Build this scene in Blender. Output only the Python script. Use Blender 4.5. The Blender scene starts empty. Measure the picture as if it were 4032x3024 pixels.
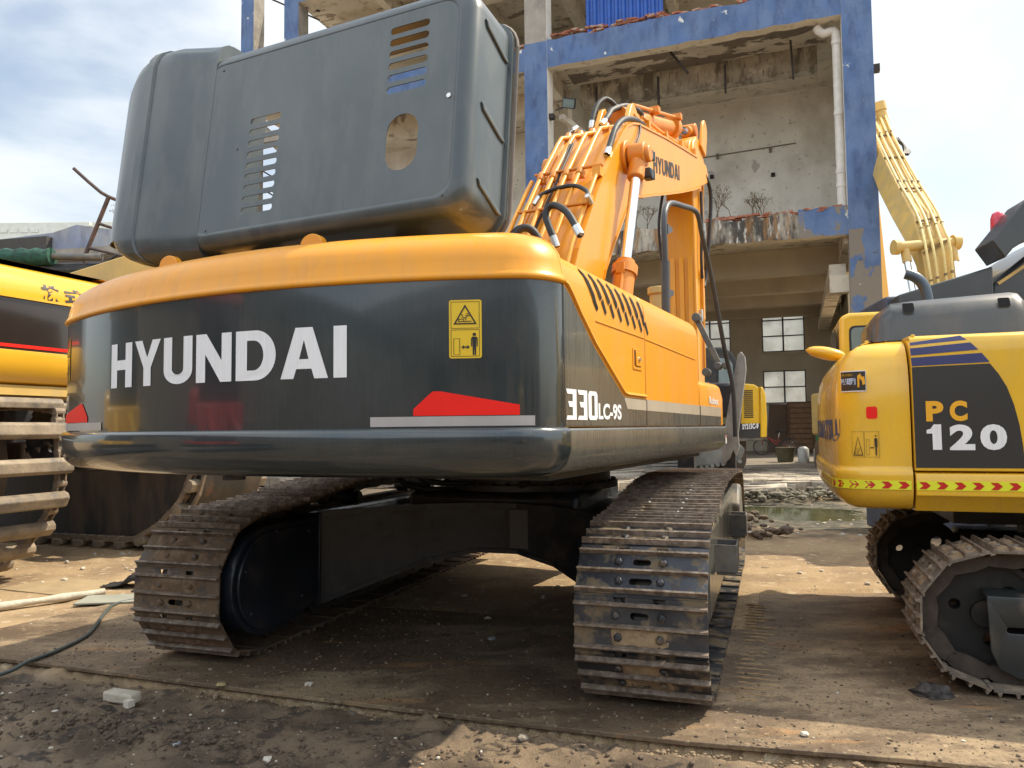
import bpy, bmesh, math, random
from mathutils import Vector, Matrix, noise
random.seed(7)
S = bpy.context.scene
COL = S.collection
rad = math.radians
# ---------------- camera
PITCH, ROLL = rad(3.28), rad(0.6)
f_ = Vector((0, math.cos(PITCH), math.sin(PITCH))); r_ = Vector((1, 0, 0)); u_ = r_.cross(f_)
R_ = r_*math.cos(ROLL) - u_*math.sin(ROLL); U_ = r_*math.sin(ROLL) + u_*math.cos(ROLL)
cam = bpy.data.cameras.new('camera'); co = bpy.data.objects.new('camera', cam); COL.objects.link(co)
m3 = Matrix((R_, U_, -f_)).transposed(); co.matrix_world = Matrix.Translation((0, 0, 1.4)) @ m3.to_4x4()
cam.sensor_fit = 'HORIZONTAL'; cam.sensor_width = 36; cam.lens = 27.05; cam.clip_start = 0.05; cam.clip_end = 9000
S.camera = co
# ---------------- sun and sky
SUN_EL, SUN_AZ = rad(52), rad(71)      # azimuth measured clockwise from +Y
w = bpy.data.worlds.new('World'); S.world = w; w.use_nodes = True
nt = w.node_tree; N = nt.nodes; LK = nt.links; N.clear()
def nn(t, **k):
    n = N.new(t)
    for a, b in k.items(): setattr(n, a, b)
    return n
sky = nn('ShaderNodeTexSky', sky_type='NISHITA', sun_disc=False, sun_elevation=SUN_EL, sun_rotation=SUN_AZ)
sky.air_density = 1.3; sky.dust_density = 2.6; sky.ozone_density = 1.4
tc = nn('ShaderNodeTexCoord'); mp = nn('ShaderNodeMapping'); mp.inputs['Scale'].default_value = (1, 1, 1.9)
mp.inputs['Location'].default_value = (2.3, .4, .2)
nz = nn('ShaderNodeTexNoise'); nz.inputs['Scale'].default_value = 2.3; nz.inputs['Detail'].default_value = 9; nz.inputs['Roughness'].default_value = .52; nz.inputs['Distortion'].default_value = .25
rp = nn('ShaderNodeValToRGB'); rp.color_ramp.elements[0].position = .36; rp.color_ramp.elements[1].position = .60; rp.color_ramp.interpolation = 'EASE'
rp.color_ramp.elements[0].color = (.22, .22, .22, 1)
mx = nn('ShaderNodeMix', data_type='RGBA'); mx.inputs[7].default_value = (5.6, 5.9, 6.1, 1)
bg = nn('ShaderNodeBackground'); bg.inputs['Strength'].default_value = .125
out = nn('ShaderNodeOutputWorld')
LK.new(tc.outputs['Generated'], mp.inputs[0]); LK.new(mp.outputs[0], nz.inputs['Vector']); LK.new(nz.outputs['Fac'], rp.inputs[0])
LK.new(rp.outputs[0], mx.inputs[0]); LK.new(sky.outputs[0], mx.inputs[6])
# sky brightened overhead and behind the camera, added to lift ambient light
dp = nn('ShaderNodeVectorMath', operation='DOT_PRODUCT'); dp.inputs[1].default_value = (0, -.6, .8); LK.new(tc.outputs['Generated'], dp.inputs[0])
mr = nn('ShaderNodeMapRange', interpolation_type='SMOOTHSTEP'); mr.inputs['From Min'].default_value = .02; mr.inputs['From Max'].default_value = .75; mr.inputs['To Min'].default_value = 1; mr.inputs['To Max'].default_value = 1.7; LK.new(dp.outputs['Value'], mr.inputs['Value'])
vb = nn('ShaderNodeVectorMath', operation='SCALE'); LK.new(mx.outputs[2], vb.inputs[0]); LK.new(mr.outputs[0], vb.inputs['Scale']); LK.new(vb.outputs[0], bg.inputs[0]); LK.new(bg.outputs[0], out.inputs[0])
sl = bpy.data.lights.new('sun', 'SUN'); sl.energy = 4.0; sl.angle = rad(.6); sl.color = (1, .89, .70)
so = bpy.data.objects.new('sun', sl); COL.objects.link(so)
sd = Vector((math.sin(SUN_AZ)*math.cos(SUN_EL), math.cos(SUN_AZ)*math.cos(SUN_EL), math.sin(SUN_EL)))
so.rotation_euler = sd.to_track_quat('Z', 'Y').to_euler(); so.location = (20, 10, 30)
S.view_settings.view_transform = 'Standard'; S.view_settings.look = 'None'; S.view_settings.exposure = 0.55; S.view_settings.gamma = 1
S.cycles.max_bounces = 6; S.cycles.use_denoising = True

# ---------------- materials
MATS = {}
def M(name, col, rough=.5, metal=0., var=.12, vs=6., bump=0., bs=60., layers=(), coat=0., spec=.5, coords='Object', rnd=0., alpha=1., trans=0.):
    """base colour with brightness variation; layers = (colour, noise scale, threshold, softness, (sx,sy,sz), roughness or None)"""
    if name in MATS: return MATS[name]
    m = bpy.data.materials.new(name); m.use_nodes = True; t = m.node_tree; n = t.nodes; L = t.links
    p = n['Principled BSDF']; p.inputs['Roughness'].default_value = rough; p.inputs['Metallic'].default_value = metal
    p.inputs['Specular IOR Level'].default_value = spec; p.inputs['Coat Weight'].default_value = coat; p.inputs['Coat Roughness'].default_value = .06
    if trans: p.inputs['Transmission Weight'].default_value = trans
    tc = n.new('ShaderNodeTexCoord'); vec = tc.outputs[coords]
    oi = n.new('ShaderNodeObjectInfo')
    va = n.new('ShaderNodeVectorMath'); va.operation = 'ADD'; L.new(vec, va.inputs[0])
    vm = n.new('ShaderNodeVectorMath'); vm.operation = 'SCALE'; vm.inputs[0].default_value = (7.3, 3.1, 5.7); L.new(oi.outputs['Random'], vm.inputs['Scale'])
    L.new(vm.outputs[0], va.inputs[1]); vec = va.outputs[0]
    nz = n.new('ShaderNodeTexNoise'); nz.inputs['Scale'].default_value = vs; nz.inputs['Detail'].default_value = 6; L.new(vec, nz.inputs['Vector'])
    mr = n.new('ShaderNodeMapRange'); mr.inputs['From Min'].default_value = .3; mr.inputs['From Max'].default_value = .7
    mr.inputs['To Min'].default_value = 1-var; mr.inputs['To Max'].default_value = 1+var; L.new(nz.outputs['Fac'], mr.inputs['Value'])
    fac = mr.outputs[0]
    if rnd:
        r2 = n.new('ShaderNodeMapRange'); r2.inputs['To Min'].default_value = 1-rnd; r2.inputs['To Max'].default_value = 1+rnd; L.new(oi.outputs['Random'], r2.inputs['Value'])
        mu = n.new('ShaderNodeMath'); mu.operation = 'MULTIPLY'; L.new(fac, mu.inputs[0]); L.new(r2.outputs[0], mu.inputs[1]); fac = mu.outputs[0]
    vs_ = n.new('ShaderNodeVectorMath'); vs_.operation = 'SCALE'; vs_.inputs[0].default_value = col; L.new(fac, vs_.inputs['Scale'])
    cur = vs_.outputs[0]; rcur = None
    for i, ly in enumerate(layers):
        c2, sc, th, soft, st, r2 = ly[:6]
        mp = n.new('ShaderNodeMapping'); mp.inputs['Scale'].default_value = st; mp.inputs['Location'].default_value = (i*3.7, i*1.9, i*2.3); L.new(vec, mp.inputs[0])
        z = n.new('ShaderNodeTexNoise'); z.inputs['Scale'].default_value = sc; z.inputs['Detail'].default_value = 8; z.inputs['Roughness'].default_value = .6; L.new(mp.outputs[0], z.inputs['Vector'])
        a = n.new('ShaderNodeMapRange'); a.inputs['From Min'].default_value = th-soft; a.inputs['From Max'].default_value = th+soft; L.new(z.outputs['Fac'], a.inputs['Value'])
        f = a.outputs[0]
        if len(ly) > 6:
            k = n.new('ShaderNodeMath'); k.operation = 'MULTIPLY'; k.inputs[1].default_value = ly[6]; L.new(f, k.inputs[0]); f = k.outputs[0]
        x = n.new('ShaderNodeMix'); x.data_type = 'RGBA'; L.new(f, x.inputs[0]); L.new(cur, x.inputs[6]); x.inputs[7].default_value = (*c2, 1); cur = x.outputs[2]
        if r2 is not None:
            y = n.new('ShaderNodeMix'); y.data_type = 'FLOAT'; L.new(f, y.inputs[0])
            if rcur is None: y.inputs[2].default_value = rough
            else: L.new(rcur, y.inputs[2])
            y.inputs[3].default_value = r2; rcur = y.outputs[0]
    L.new(cur, p.inputs['Base Color'])
    if rcur is not None: L.new(rcur, p.inputs['Roughness'])
    if bump:
        b = n.new('ShaderNodeBump'); b.inputs['Strength'].default_value = 1; b.inputs['Distance'].default_value = bump
        z = n.new('ShaderNodeTexNoise'); z.inputs['Scale'].default_value = bs; z.inputs['Detail'].default_value = 8; z.inputs['Roughness'].default_value = .6; L.new(vec, z.inputs['Vector'])
        L.new(z.outputs['Fac'], b.inputs['Height']); L.new(b.outputs[0], p.inputs['Normal'])
    MATS[name] = m; return m

DUSTC = (.30, .26, .20)
orange = M('orange paint', (.80, .322, .011), .34, var=.05, vs=2, bump=.0006, bs=9, coat=.12, spec=.35, layers=[(DUSTC, 5, .60, .2, (3, 3, .35), .55, .22), ((.5, .2, .03), 14, .66, .1, (1, 1, .3), None, .3)])
orange2 = M('orange cast paint', (.66, .225, .012), .45, var=.08, vs=4, layers=[(DUSTC, 12, .62, .12, (1, 1, 1), .7, .35)])
darkgloss = M('dark green grey gloss paint', (.014, .023, .027), .22, var=.12, vs=1.5, bump=.0007, bs=2.2, coat=.9, layers=[((.15, .15, .135), 30, .60, .2, (4, 4, .16), .42, .07), ((.10, .11, .105), 3, .55, .2, (1, 1, .7), .34, .25)])
dusty = M('dust streaked dark paint', (.035, .045, .045), .2, var=.1, vs=2, bump=.0007, bs=3, coat=.3, layers=[((.22, .20, .165), 26, .50, .2, (5, 5, .08), .5, .5), ((.16, .15, .12), 3, .55, .15, (1, 1, .6), .45, .35)])
hoodpaint = M('slate grey hood paint', (.052, .070, .076), .33, var=.1, vs=1.6, bump=.0006, bs=4, coat=.25, layers=[((.13, .145, .145), 2.2, .56, .12, (1, 1, .6), .5, .45), ((.22, .215, .19), 9, .62, .12, (1, 1, .25), .6, .25), ((.3, .3, .28), 60, .74, .03, (1, 1, 1), .6, .6)])
rubber = M('black rubber', (.02, .02, .021), .55, var=.2, layers=[((.12, .1, .08), 15, .6, .1, (1, 1, 1), .8, .4)])
blacksteel = M('black painted steel', (.018, .021, .025), .38, var=.2, vs=3, bump=.0005, bs=30, layers=[((.09, .07, .05), 9, .6, .12, (1, 1, 1), .8, .6)])
greysteel = M('weathered grey steel', (.12, .12, .115), .5, metal=.3, var=.25, vs=5, bump=.001, bs=40, layers=[((.28, .24, .18), 6, .52, .1, (1, 1, 1), .85, .7)])
mudsteel = M('muddy track steel', (.10, .085, .072), .55, metal=.2, var=.35, vs=9, rnd=.25, bump=.006, bs=38,
    layers=[((.175, .115, .066), 4, .43, .07, (1, 1, 1), .95, .9), ((.055, .05, .05), 11, .60, .06, (1, 1, 1), .4, .8), ((.33, .25, .16), 26, .63, .06, (1, 1, 1), .95, .55)])
drysteel = M('scuffed track steel', (.050, .053, .060), .40, metal=.45, var=.3, vs=9, rnd=.2, bump=.002, bs=50,
    layers=[((.25, .19, .115), 6.5, .545, .045, (1, 1, 1.5), .95, .9), ((.24, .17, .11), 22, .64, .05, (1, 1, 1), .95, .6), ((.10, .06, .04), 9, .63, .06, (1, 1, 1), .8, .6)])
edgesteel = M('worn grouser edge', (.25, .20, .155), .5, metal=.4, var=.35, vs=25, rnd=.25, bump=.003, bs=80, layers=[((.105, .072, .05), 18, .5, .1, (1, 1, 1), .85, .7), ((.36, .31, .26), 40, .6, .08, (1, 1, 1), .7, .6)])
chrome = M('chromed rod', (.85, .86, .88), .12, metal=1, var=.03)
zinc = M('zinc fitting', (.6, .6, .58), .35, metal=.9, var=.1)
white = M('white vinyl', (.90, .90, .90), .45, var=.03, layers=[((.55, .55, .56), 40, .5, .2, (8, 8, .1), None, .5)])
red = M('red reflector', (.85, .02, .012), .45, var=.06, spec=.25)
silver = M('silver tape', (.46, .44, .43), .35, metal=.3, var=.08)
labely = M('label yellow', (.78, .52, .02), .35, var=.04)
ink = M('black ink', (.015, .015, .015), .5, var=.02)
yellow = M('yellow paint', (.80, .47, .028), .26, var=.05, vs=2, bump=.0006, bs=5, coat=.4, layers=[((.55, .36, .08), 5, .6, .15, (2, 2, .5), .45, .3)])
yellow2 = M('faded yellow paint', (.62, .41, .115), .5, var=.1, vs=3, layers=[((.42, .32, .16), 3, .52, .12, (1, 1, .6), .7, .6), ((.2, .12, .06), 20, .68, .04, (1, 1, 1), .8, .7)])
yellow3 = M('amber paint', (.78, .42, .03), .2, var=.04, vs=2, bump=.0006, bs=3, coat=.5)
decalblk = M('charcoal decal', (.035, .033, .030), .38, var=.1, vs=1)
brownblk = M('brown black gloss', (.030, .022, .018), .12, var=.1, coat=.6, bump=.0006, bs=3)
navy = M('navy decal', (.05, .055, .16), .35, var=.05)
hiviz = M('high visibility yellow green tape', (.78, .80, .03), .4, var=.05)
chevred = M('chevron red', (.55, .02, .015), .35, var=.05)
pcorange = M('amber lettering', (.85, .42, .02), .4, var=.03)
glassdark = M('dark cab glass', (.02, .025, .03), .06, var=.02, coat=.3)
glassgrey = M('grey green cab glass', (.20, .25, .25), .08, var=.1)

# ---------------- mesh helpers
class MB:
    def __init__(s): s.v = []; s.f = []; s.m = []
    def add(s, vs, fs, mi=0):
        b = len(s.v); s.v += [tuple(v) for v in vs]; s.f += [tuple(b+i for i in f) for f in fs]; s.m += [mi]*len(fs); return s
    def box(s, x0, x1, y0, y1, z0, z1, mi=0, rot=None, at=None):
        vs = [Vector((x, y, z)) for x in (x0, x1) for y in (y0, y1) for z in (z0, z1)]
        if rot is not None: vs = [rot @ v for v in vs]
        if at is not None: vs = [v+Vector(at) for v in vs]
        return s.add(vs, [(0, 1, 3, 2), (4, 6, 7, 5), (0, 4, 5, 1), (2, 3, 7, 6), (0, 2, 6, 4), (1, 5, 7, 3)], mi)
    def beam(s, a, b, wd, ht, mi=0, up=(0, 0, 1)):
        a = Vector(a); b = Vector(b); d = (b-a).normalized(); sd = d.cross(Vector(up))
        if sd.length < 1e-4: sd = d.cross(Vector((1, 0, 0)))
        sd.normalize(); uu = sd.cross(d)
        vs = [p+sd*i*wd/2+uu*j*ht/2 for p in (a, b) for i in (-1, 1) for j in (-1, 1)]
        return s.add(vs, [(0, 1, 3, 2), (4, 6, 7, 5), (0, 4, 5, 1), (2, 3, 7, 6), (0, 2, 6, 4), (1, 5, 7, 3)], mi)
    def prism(s, poly, ax, a, b, mi=0):
        def P(p, t): return {'x': (t, p[0], p[1]), 'y': (p[0], t, p[1]), 'z': (p[0], p[1], t)}[ax]
        n = len(poly); vs = [P(p, a) for p in poly]+[P(p, b) for p in poly]
        return s.add(vs, [tuple(range(n))[::-1], tuple(range(n, 2*n))]+[(i, (i+1) % n, n+(i+1) % n, n+i) for i in range(n)], mi)
    def loft(s, rings, mi=0, caps=(True, True), closed=True):
        n = len(rings[0]); b = []
        for r in rings: b += list(r)
        fs = []
        for k in range(len(rings)-1):
            for i in range(n if closed else n-1):
                j = (i+1) % n; fs.append((k*n+i, k*n+j, (k+1)*n+j, (k+1)*n+i))
        if caps[0]: fs.append(tuple(range(n))[::-1])
        if caps[1]: fs.append(tuple(range((len(rings)-1)*n, len(rings)*n)))
        return s.add(b, fs, mi)
    def tube(s, pts, r, seg=8, mi=0, caps=True):
        pts = [Vector(p) for p in pts]; rs = r if isinstance(r, (list, tuple)) else [r]*len(pts)
        rings = []; ref = None
        for i, p in enumerate(pts):
            d = (pts[min(i+1, len(pts)-1)]-pts[max(i-1, 0)]).normalized()
            if ref is None: ref = d.orthogonal().normalized()
            ref = (ref-d*ref.dot(d)).normalized(); q = d.cross(ref)
            rings.append([p+(ref*math.cos(2*math.pi*k/seg)+q*math.sin(2*math.pi*k/seg))*rs[i] for k in range(seg)])
        return s.loft(rings, mi, (caps, caps))
    def cyl(s, a, b, r, r2=None, seg=16, mi=0):
        return s.tube([a, b], [r, r if r2 is None else r2], seg, mi)
    def build(s, name, mats, parent=None, bevel=0, smooth=None, seg=2, loc=None, rz=None, solid=0):
        me = bpy.data.meshes.new(name); me.from_pydata([tuple(v) for v in s.v], [], s.f)
        if not isinstance(mats, (list, tuple)): mats = [mats]
        for q in mats: me.materials.append(q)
        if len(mats) > 1: me.polygons.foreach_set('material_index', s.m)
        bm = bmesh.new(); bm.from_mesh(me); bmesh.ops.recalc_face_normals(bm, faces=bm.faces); bm.to_mesh(me); bm.free()
        o = bpy.data.objects.new(name, me); COL.objects.link(o)
        if parent: o.parent = parent
        if loc: o.location = loc
        if rz is not None: o.rotation_euler.z = rz
        if solid:
            md = o.modifiers.new('solid', 'SOLIDIFY'); md.thickness = solid; md.offset = -1
        if bevel:
            md = o.modifiers.new('bevel', 'BEVEL'); md.width = bevel; md.segments = seg; md.limit_method = 'ANGLE'; md.angle_limit = rad(35); md.harden_normals = False
            smooth = smooth or 40
        if smooth:
            me.shade_smooth(); me.set_sharp_from_angle(angle=rad(smooth))
        return o
def spline(ctrl, n=8):
    P = [Vector(p) for p in ctrl]; out = []
    for i in range(len(P)-1):
        a = P[max(i-1, 0)]; b = P[i]; c = P[i+1]; d = P[min(i+2, len(P)-1)]
        for k in range(n):
            t = k/n; out.append(.5*((2*b)+(c-a)*t+(2*a-5*b+4*c-d)*t*t+(3*b-a-3*c+d)*t*t*t))
    out.append(P[-1]); return out
def empty(name, loc, heading=0, label=None, cat=None, group=None):
    o = bpy.data.objects.new(name, None); COL.objects.link(o); o.location = loc; o.rotation_euler.z = -rad(heading); o.empty_display_size = .2
    tag(o, label, cat, group); return o
def tag(o, label=None, cat=None, group=None, kind=None):
    for k, v in (('label', label), ('category', cat), ('group', group), ('kind', kind)):
        if v: o[k] = v
    return o
def curve_mesh(build):
    cu = bpy.data.curves.new('tmp', 'CURVE'); cu.dimensions = '2D'; cu.fill_mode = 'BOTH'
    for poly in build:
        sp = cu.splines.new('POLY'); sp.points.add(len(poly)-1); sp.use_cyclic_u = True
        for p, q in zip(sp.points, poly): p.co = (q[0], q[1], 0, 1)
    o = bpy.data.objects.new('tmp', cu); me = bpy.data.meshes.new_from_object(o)
    vs = [tuple(v.co[:2]) for v in me.vertices]; fs = [tuple(p.vertices) for p in me.polygons]
    bpy.data.objects.remove(o); bpy.data.curves.remove(cu); bpy.data.meshes.remove(me); return vs, fs
def text_mesh(s, bold=0.02, spacing=1.0, shear=0):
    cu = bpy.data.curves.new('tmp', 'FONT'); cu.body = s; cu.offset = bold; cu.space_character = spacing; cu.resolution_u = 4; cu.shear = shear
    o = bpy.data.objects.new('tmp', cu); me = bpy.data.meshes.new_from_object(o)
    vs = [tuple(v.co[:2]) for v in me.vertices]; fs = [tuple(p.vertices) for p in me.polygons]
    bpy.data.objects.remove(o); bpy.data.curves.remove(cu); bpy.data.meshes.remove(me)
    xs = [v[0] for v in vs]; ys = [v[1] for v in vs]; a, b, c, d = min(xs), max(xs), min(ys), max(ys)
    return [((x-a)/(b-a), (y-c)/(d-c)) for x, y in vs], fs
def lettering(name, s, fn, mat, parent, bold=.02, spacing=1.0, shear=0, **k):
    vs, fs = text_mesh(s, bold, spacing, shear); mb = MB(); mb.add([fn(u, v) for u, v in vs], fs)
    return mb.build(name, mat, parent, **k)
def rrect(x0, x1, y0, y1, r, n=4):
    out = []
    for cx, cy, a0 in ((x1-r, y1-r, 0), (x0+r, y1-r, 90), (x0+r, y0+r, 180), (x1-r, y0+r, 270)):
        for k in range(n+1):
            a = rad(a0+90*k/n); out.append((cx+r*math.cos(a), cy+r*math.sin(a)))
    return out
def circ(cx, cy, r, n=12, ry=None): return [(cx+r*math.cos(2*math.pi*k/n), cy+(ry or r)*math.sin(2*math.pi*k/n)) for k in range(n)]
def decal(name, polys, fn, mat, parent, **k):
    vs, fs = curve_mesh(polys); mb = MB(); mb.add([fn(u, v) for u, v in vs], fs); return mb.build(name, mat, parent, **k)
def strip(name, u0, u1, v0, v1, n, fn, mat, parent):
    mb = MB(); vs = [fn(u0+(u1-u0)*i/n, v) for i in range(n+1) for v in (v0, v1)]
    mb.add(vs, [(2*i, 2*i+2, 2*i+3, 2*i+1) for i in range(n)]); return mb.build(name, mat, parent)
def seg2(a, b, wd):
    a = Vector(a); b = Vector(b); d = (b-a).normalized()*wd/2; n = Vector((-d.y, d.x)); return [tuple(a-n), tuple(b-n), tuple(b+n), tuple(a+n)]
def sticker(parent, fn, vertical, base, mat=labely):
    """crush hazard sticker in unit square coordinates; fn maps (u,v,layer) to 3-D"""
    W, H = (.5, 1.) if vertical else (1., .9)
    b = decal('warning_sticker', [rrect(0, W, 0, H, .04)], lambda u, v: fn(u/W, v/H, 0), mat, parent)
    f1 = lambda u, v: fn(u/W, v/H, 1)
    # frame lines, triangle, falling figure, rectangle, arrow, standing man
    ox, oy = (0, .5) if vertical else (0, 0); px, py = (0, 0) if vertical else (.48, 0); hh = .5 if vertical else .9
    P = []
    def tri(cx, y0, wd, h, t):
        return [[(cx-wd/2, y0), (cx+wd/2, y0), (cx, y0+h)], [(cx-wd/2+t*1.7, y0+t), (cx+wd/2-t*1.7, y0+t), (cx, y0+h-t*2)]]
    c = ox+.25
    T = tri(c, oy+.08, .36, .34 if vertical else .62, .022); polys = [T]
    yb = oy+.11
    k = 1. if vertical else 1.5
    strokes = [((c-.11, yb+.02), (c+.1, yb+.02)), ((c-.1, yb+.06*k), (c-.02, yb+.06*k)), ((c-.1, yb+.02), (c-.1, yb+.06*k)), ((c-.02, yb+.02), (c-.02, yb+.06*k)), ((c-.05, yb+.10*k), (c+.0, yb+.08*k)), ((c, yb+.08*k), (c+.02, yb+.04*k)), ((c, yb+.08*k), (c+.04, yb+.1*k)), ((c+.0, yb+.12*k), (c+.09, yb+.12*k)), ((c+.02, yb+.15*k), (c+.06, yb+.15*k))]
    for a, d in strokes: polys.append([seg2(a, d, .012)])
    polys.append([circ(c-.045, yb+.13*k, .014, 8)])
    # lower or right cell
    X = px; Hh = hh
    polys.append([[(X+.07, py+.12*Hh), (X+.17, py+.12*Hh), (X+.17, py+.68*Hh), (X+.07, py+.68*Hh)], [(X+.078, py+.13*Hh), (X+.162, py+.13*Hh), (X+.162, py+.67*Hh), (X+.078, py+.67*Hh)]])
    ym = py+.38*Hh; polys.append([[(X+.19, ym), (X+.23, ym+.035), (X+.23, ym+.01), (X+.28, ym+.01), (X+.28, ym+.035), (X+.32, ym), (X+.28, ym-.035), (X+.28, ym-.01), (X+.23, ym-.01), (X+.23, ym-.035)]])
    mx_ = X+.39; polys.append([circ(mx_, py+.81*Hh, .028, 10)])
    polys.append([[(mx_-.05, py+.40*Hh), (mx_-.05, py+.68*Hh), (mx_-.03, py+.73*Hh), (mx_+.03, py+.73*Hh), (mx_+.05, py+.68*Hh), (mx_+.05, py+.40*Hh), (mx_+.035, py+.40*Hh), (mx_+.033, py+.64*Hh), (mx_+.028, py+.64*Hh), (mx_+.025, py+.1*Hh), (mx_+.005, py+.1*Hh), (mx_, py+.42*Hh), (mx_-.005, py+.1*Hh), (mx_-.025, py+.1*Hh), (mx_-.028, py+.64*Hh), (mx_-.033, py+.64*Hh), (mx_-.035, py+.40*Hh)]])
    if vertical: fr = [(.03, .03, .47, .49), (.03, .51, .47, .97)]
    else: fr = [(.03, .03, .47, .87), (.48, .03, .97, .87)]
    for a, b_, c_, d_ in fr: polys.append([[(a, b_), (c_, b_), (c_, d_), (a, d_)], [(a+.007, b_+.007), (c_-.007, b_+.007), (c_-.007, d_-.007), (a+.007, d_-.007)]])
    mb = MB()
    for pl in polys:
        vs, fs = curve_mesh(pl); mb.add([f1(u, v) for u, v in vs], fs)
    mb.build('pictogram', ink, b)
    return b

# ---------------- crawler track
def shoe_mesh(wd, p, mats, tg=.026, style='triple'):
    mb = MB(); h = wd/2; t = .011; q = p/2
    g = [-.40*p, -.02*p, .36*p]
    def gr(y, ht, b, mi):
        mb.prism([(y-b, t), (y-b*.45, t+ht), (y+b*.45, t+ht), (y+b, t)], 'x', -h, h, mi)
    for y in g: gr(y, tg, .011, 1)
    sl = .056; outer = [(-h, -.46*p), (h, -.46*p), (h, q-.004), (.125, q-.004), (.12, q-.030), (.07, q-.030), (.065, q-.004), (-.065, q-.004), (-.07, q-.030), (-.12, q-.030), (-.125, q-.004), (-h, q-.004)]
    holes = []
    for k, (a, b) in enumerate(((g[0], g[1]), (g[1], g[2]))):
        y = (a+b)/2; w_ = sl if k == 0 else sl*.8; holes.append(rrect(-w_, w_, y-.017, y+.017, .016, 4))
        for x in (-.108, .100): mb.tube([(x*(1.06 if k else .97), y, t), (x*(1.06 if k else .97), y, t+.013), (x*(1.06 if k else .97), y, t+.021)], [.022, .021, .011], 6, 0)
    vs, fs = curve_mesh([outer]+holes); mb.add([(x, y, t) for x, y in vs], fs); mb.add([(x, y, 0) for x, y in vs], fs)
    for lp in [outer]+holes:
        n = len(lp); mb.add([(x, y, z) for x, y in lp for z in (0, t)], [(2*i, 2*((i+1) % n), 2*((i+1) % n)+1, 2*i+1) for i in range(n)])
    mb.box(-h, h, q-.006, q+.016, -.012, -.002)
    # chain links behind the plate
    for x in (-.11, .11):
        mb.prism([(-.52*p, -.03), (-.45*p, -.085), (.1*p, -.095), (.40*p, -.085), (.52*p, -.03), (.3*p, -.003), (-.3*p, -.003)], 'x', x-.018, x+.018, 2)
    mb.cyl((-.13, -.45*p, -.055), (.13, -.45*p, -.055), .022, seg=8, mi=2)
    me = mb.build('tmp', [*mats, M('greasy chain link', (.055, .042, .034), .6, metal=.2, var=.35, vs=12, bump=.003, bs=40)]); d = me.data; bpy.data.objects.remove(me); return d
def belt(yr, zr, rr, yf, zf, rf, top, n, sq=1.):
    pts = []
    for k in range(9): pts.append((yf+(yr-yf)*k/8, zr-rr))
    for k in range(1, 19):
        a = -math.pi/2-math.pi*k/18; c_, s_ = math.cos(a), math.sin(a)
        if s_ < 0: c_ = -abs(c_)**sq; s_ = -abs(s_)**sq
        pts.append((yr+rr*c_, zr+rr*s_))
    pts += top
    for k in range(0, 18):
        a = math.pi/2-math.pi*k/18; pts.append((yf+rf*math.cos(a), zf+rf*math.sin(a)))
    pts.append(pts[0])
    P = [Vector((0, a, b)) for a, b in pts]
    L = [0]
    for a, b in zip(P, P[1:]): L.append(L[-1]+(b-a).length)
    def at(s):
        s %= L[-1]
        for i in range(len(P)-1):
            if s <= L[i+1]:
                return P[i].lerp(P[i+1], (s-L[i])/max(L[i+1]-L[i], 1e-9))
    out = []
    for k in range(n):
        s = L[-1]*(k+.5)/n; p = L[-1]/n; a = at(s-p/2+L[-1]); b = at(s+p/2); out.append(((a+b)/2, (b-a).normalized(), p))
    return out
def track(root, name, x, wd, spec, n, mats, rz=0, off=(0, 0), tg=.026, keep=None, label=None, sq=1.):
    """the chain is one part, every shoe a sub-part of it"""
    B = belt(*spec, n, sq); p = B[0][2]
    me = shoe_mesh(wd, p, mats, tg)
    pin = MB()
    for c, t, _ in B:
        q = c+Vector((0, t.z, -t.y))*.05
        pin.cyl(q+Vector((-.09, 0, 0)), q+Vector((.09, 0, 0)), .02, seg=8)
    tr = pin.build(name, blacksteel, root, rz=rz, loc=(off[0], off[1], 0))
    tr.location = (off[0]+x*math.cos(rz), off[1]+x*math.sin(rz), 0)
    if label: tr['label'] = label
    for i, (c, t, _) in enumerate(B):
        if keep and not keep(c): continue
        o = bpy.data.objects.new('track_shoe', me); COL.objects.link(o); o.parent = tr
        # outward normal is to the left of travel (bottom runs backwards)
        nrm = Vector((0, -t.z, t.y))
        zz = nrm; yy = t; xx = yy.cross(zz)
        o.matrix_local = Matrix.Translation(c) @ Matrix((xx, yy, zz)).transposed().to_4x4()
    return tr

def caked(tr, B, wd, rows, seed, mat, sides=((-1, 1),), hmax=.022):
    """mud packed between the grousers of some shoes"""
    R = random.Random(seed)
    for i, (c, t, p) in enumerate(B):
        if not rows(c): continue
        xx = Vector((1, 0, 0)); nrm = Vector((0, -t.z, t.y)); Mx = Matrix.Translation(c) @ Matrix((t.cross(nrm), t, nrm)).transposed().to_4x4()
        for y0, y1 in ((-.36*p, -.05*p), (.01*p, .33*p)):
            if R.random() < .22: continue
            nx, ny = 46, 6; mb = MB(); x0 = -wd/2*R.uniform(.55, .98); x1 = wd/2*R.uniform(.5, .98); vs = []
            for j in range(ny+1):
                for k in range(nx+1):
                    u = k/nx; v = j/ny; x = x0+(x1-x0)*u; y = y0+(y1-y0)*v
                    e = min(1, u*9, (1-u)*9)*min(1, .55+v*3, .55+(1-v)*3)
                    h = noise.fractal(Vector((x*9, y*9+i*3.1, seed)), .8, 2.2, 4)
                    z = -.004+(hmax*(.62+.75*h))*e
                    vs.append(tuple(Mx @ Vector((x, y, .011+max(z, -.006)))))
            mb.add(vs, [(j*(nx+1)+k, j*(nx+1)+k+1, (j+1)*(nx+1)+k+1, (j+1)*(nx+1)+k) for j in range(ny) for k in range(nx)])
            mb.build('caked_mud', mat, tr, smooth=80)
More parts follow.
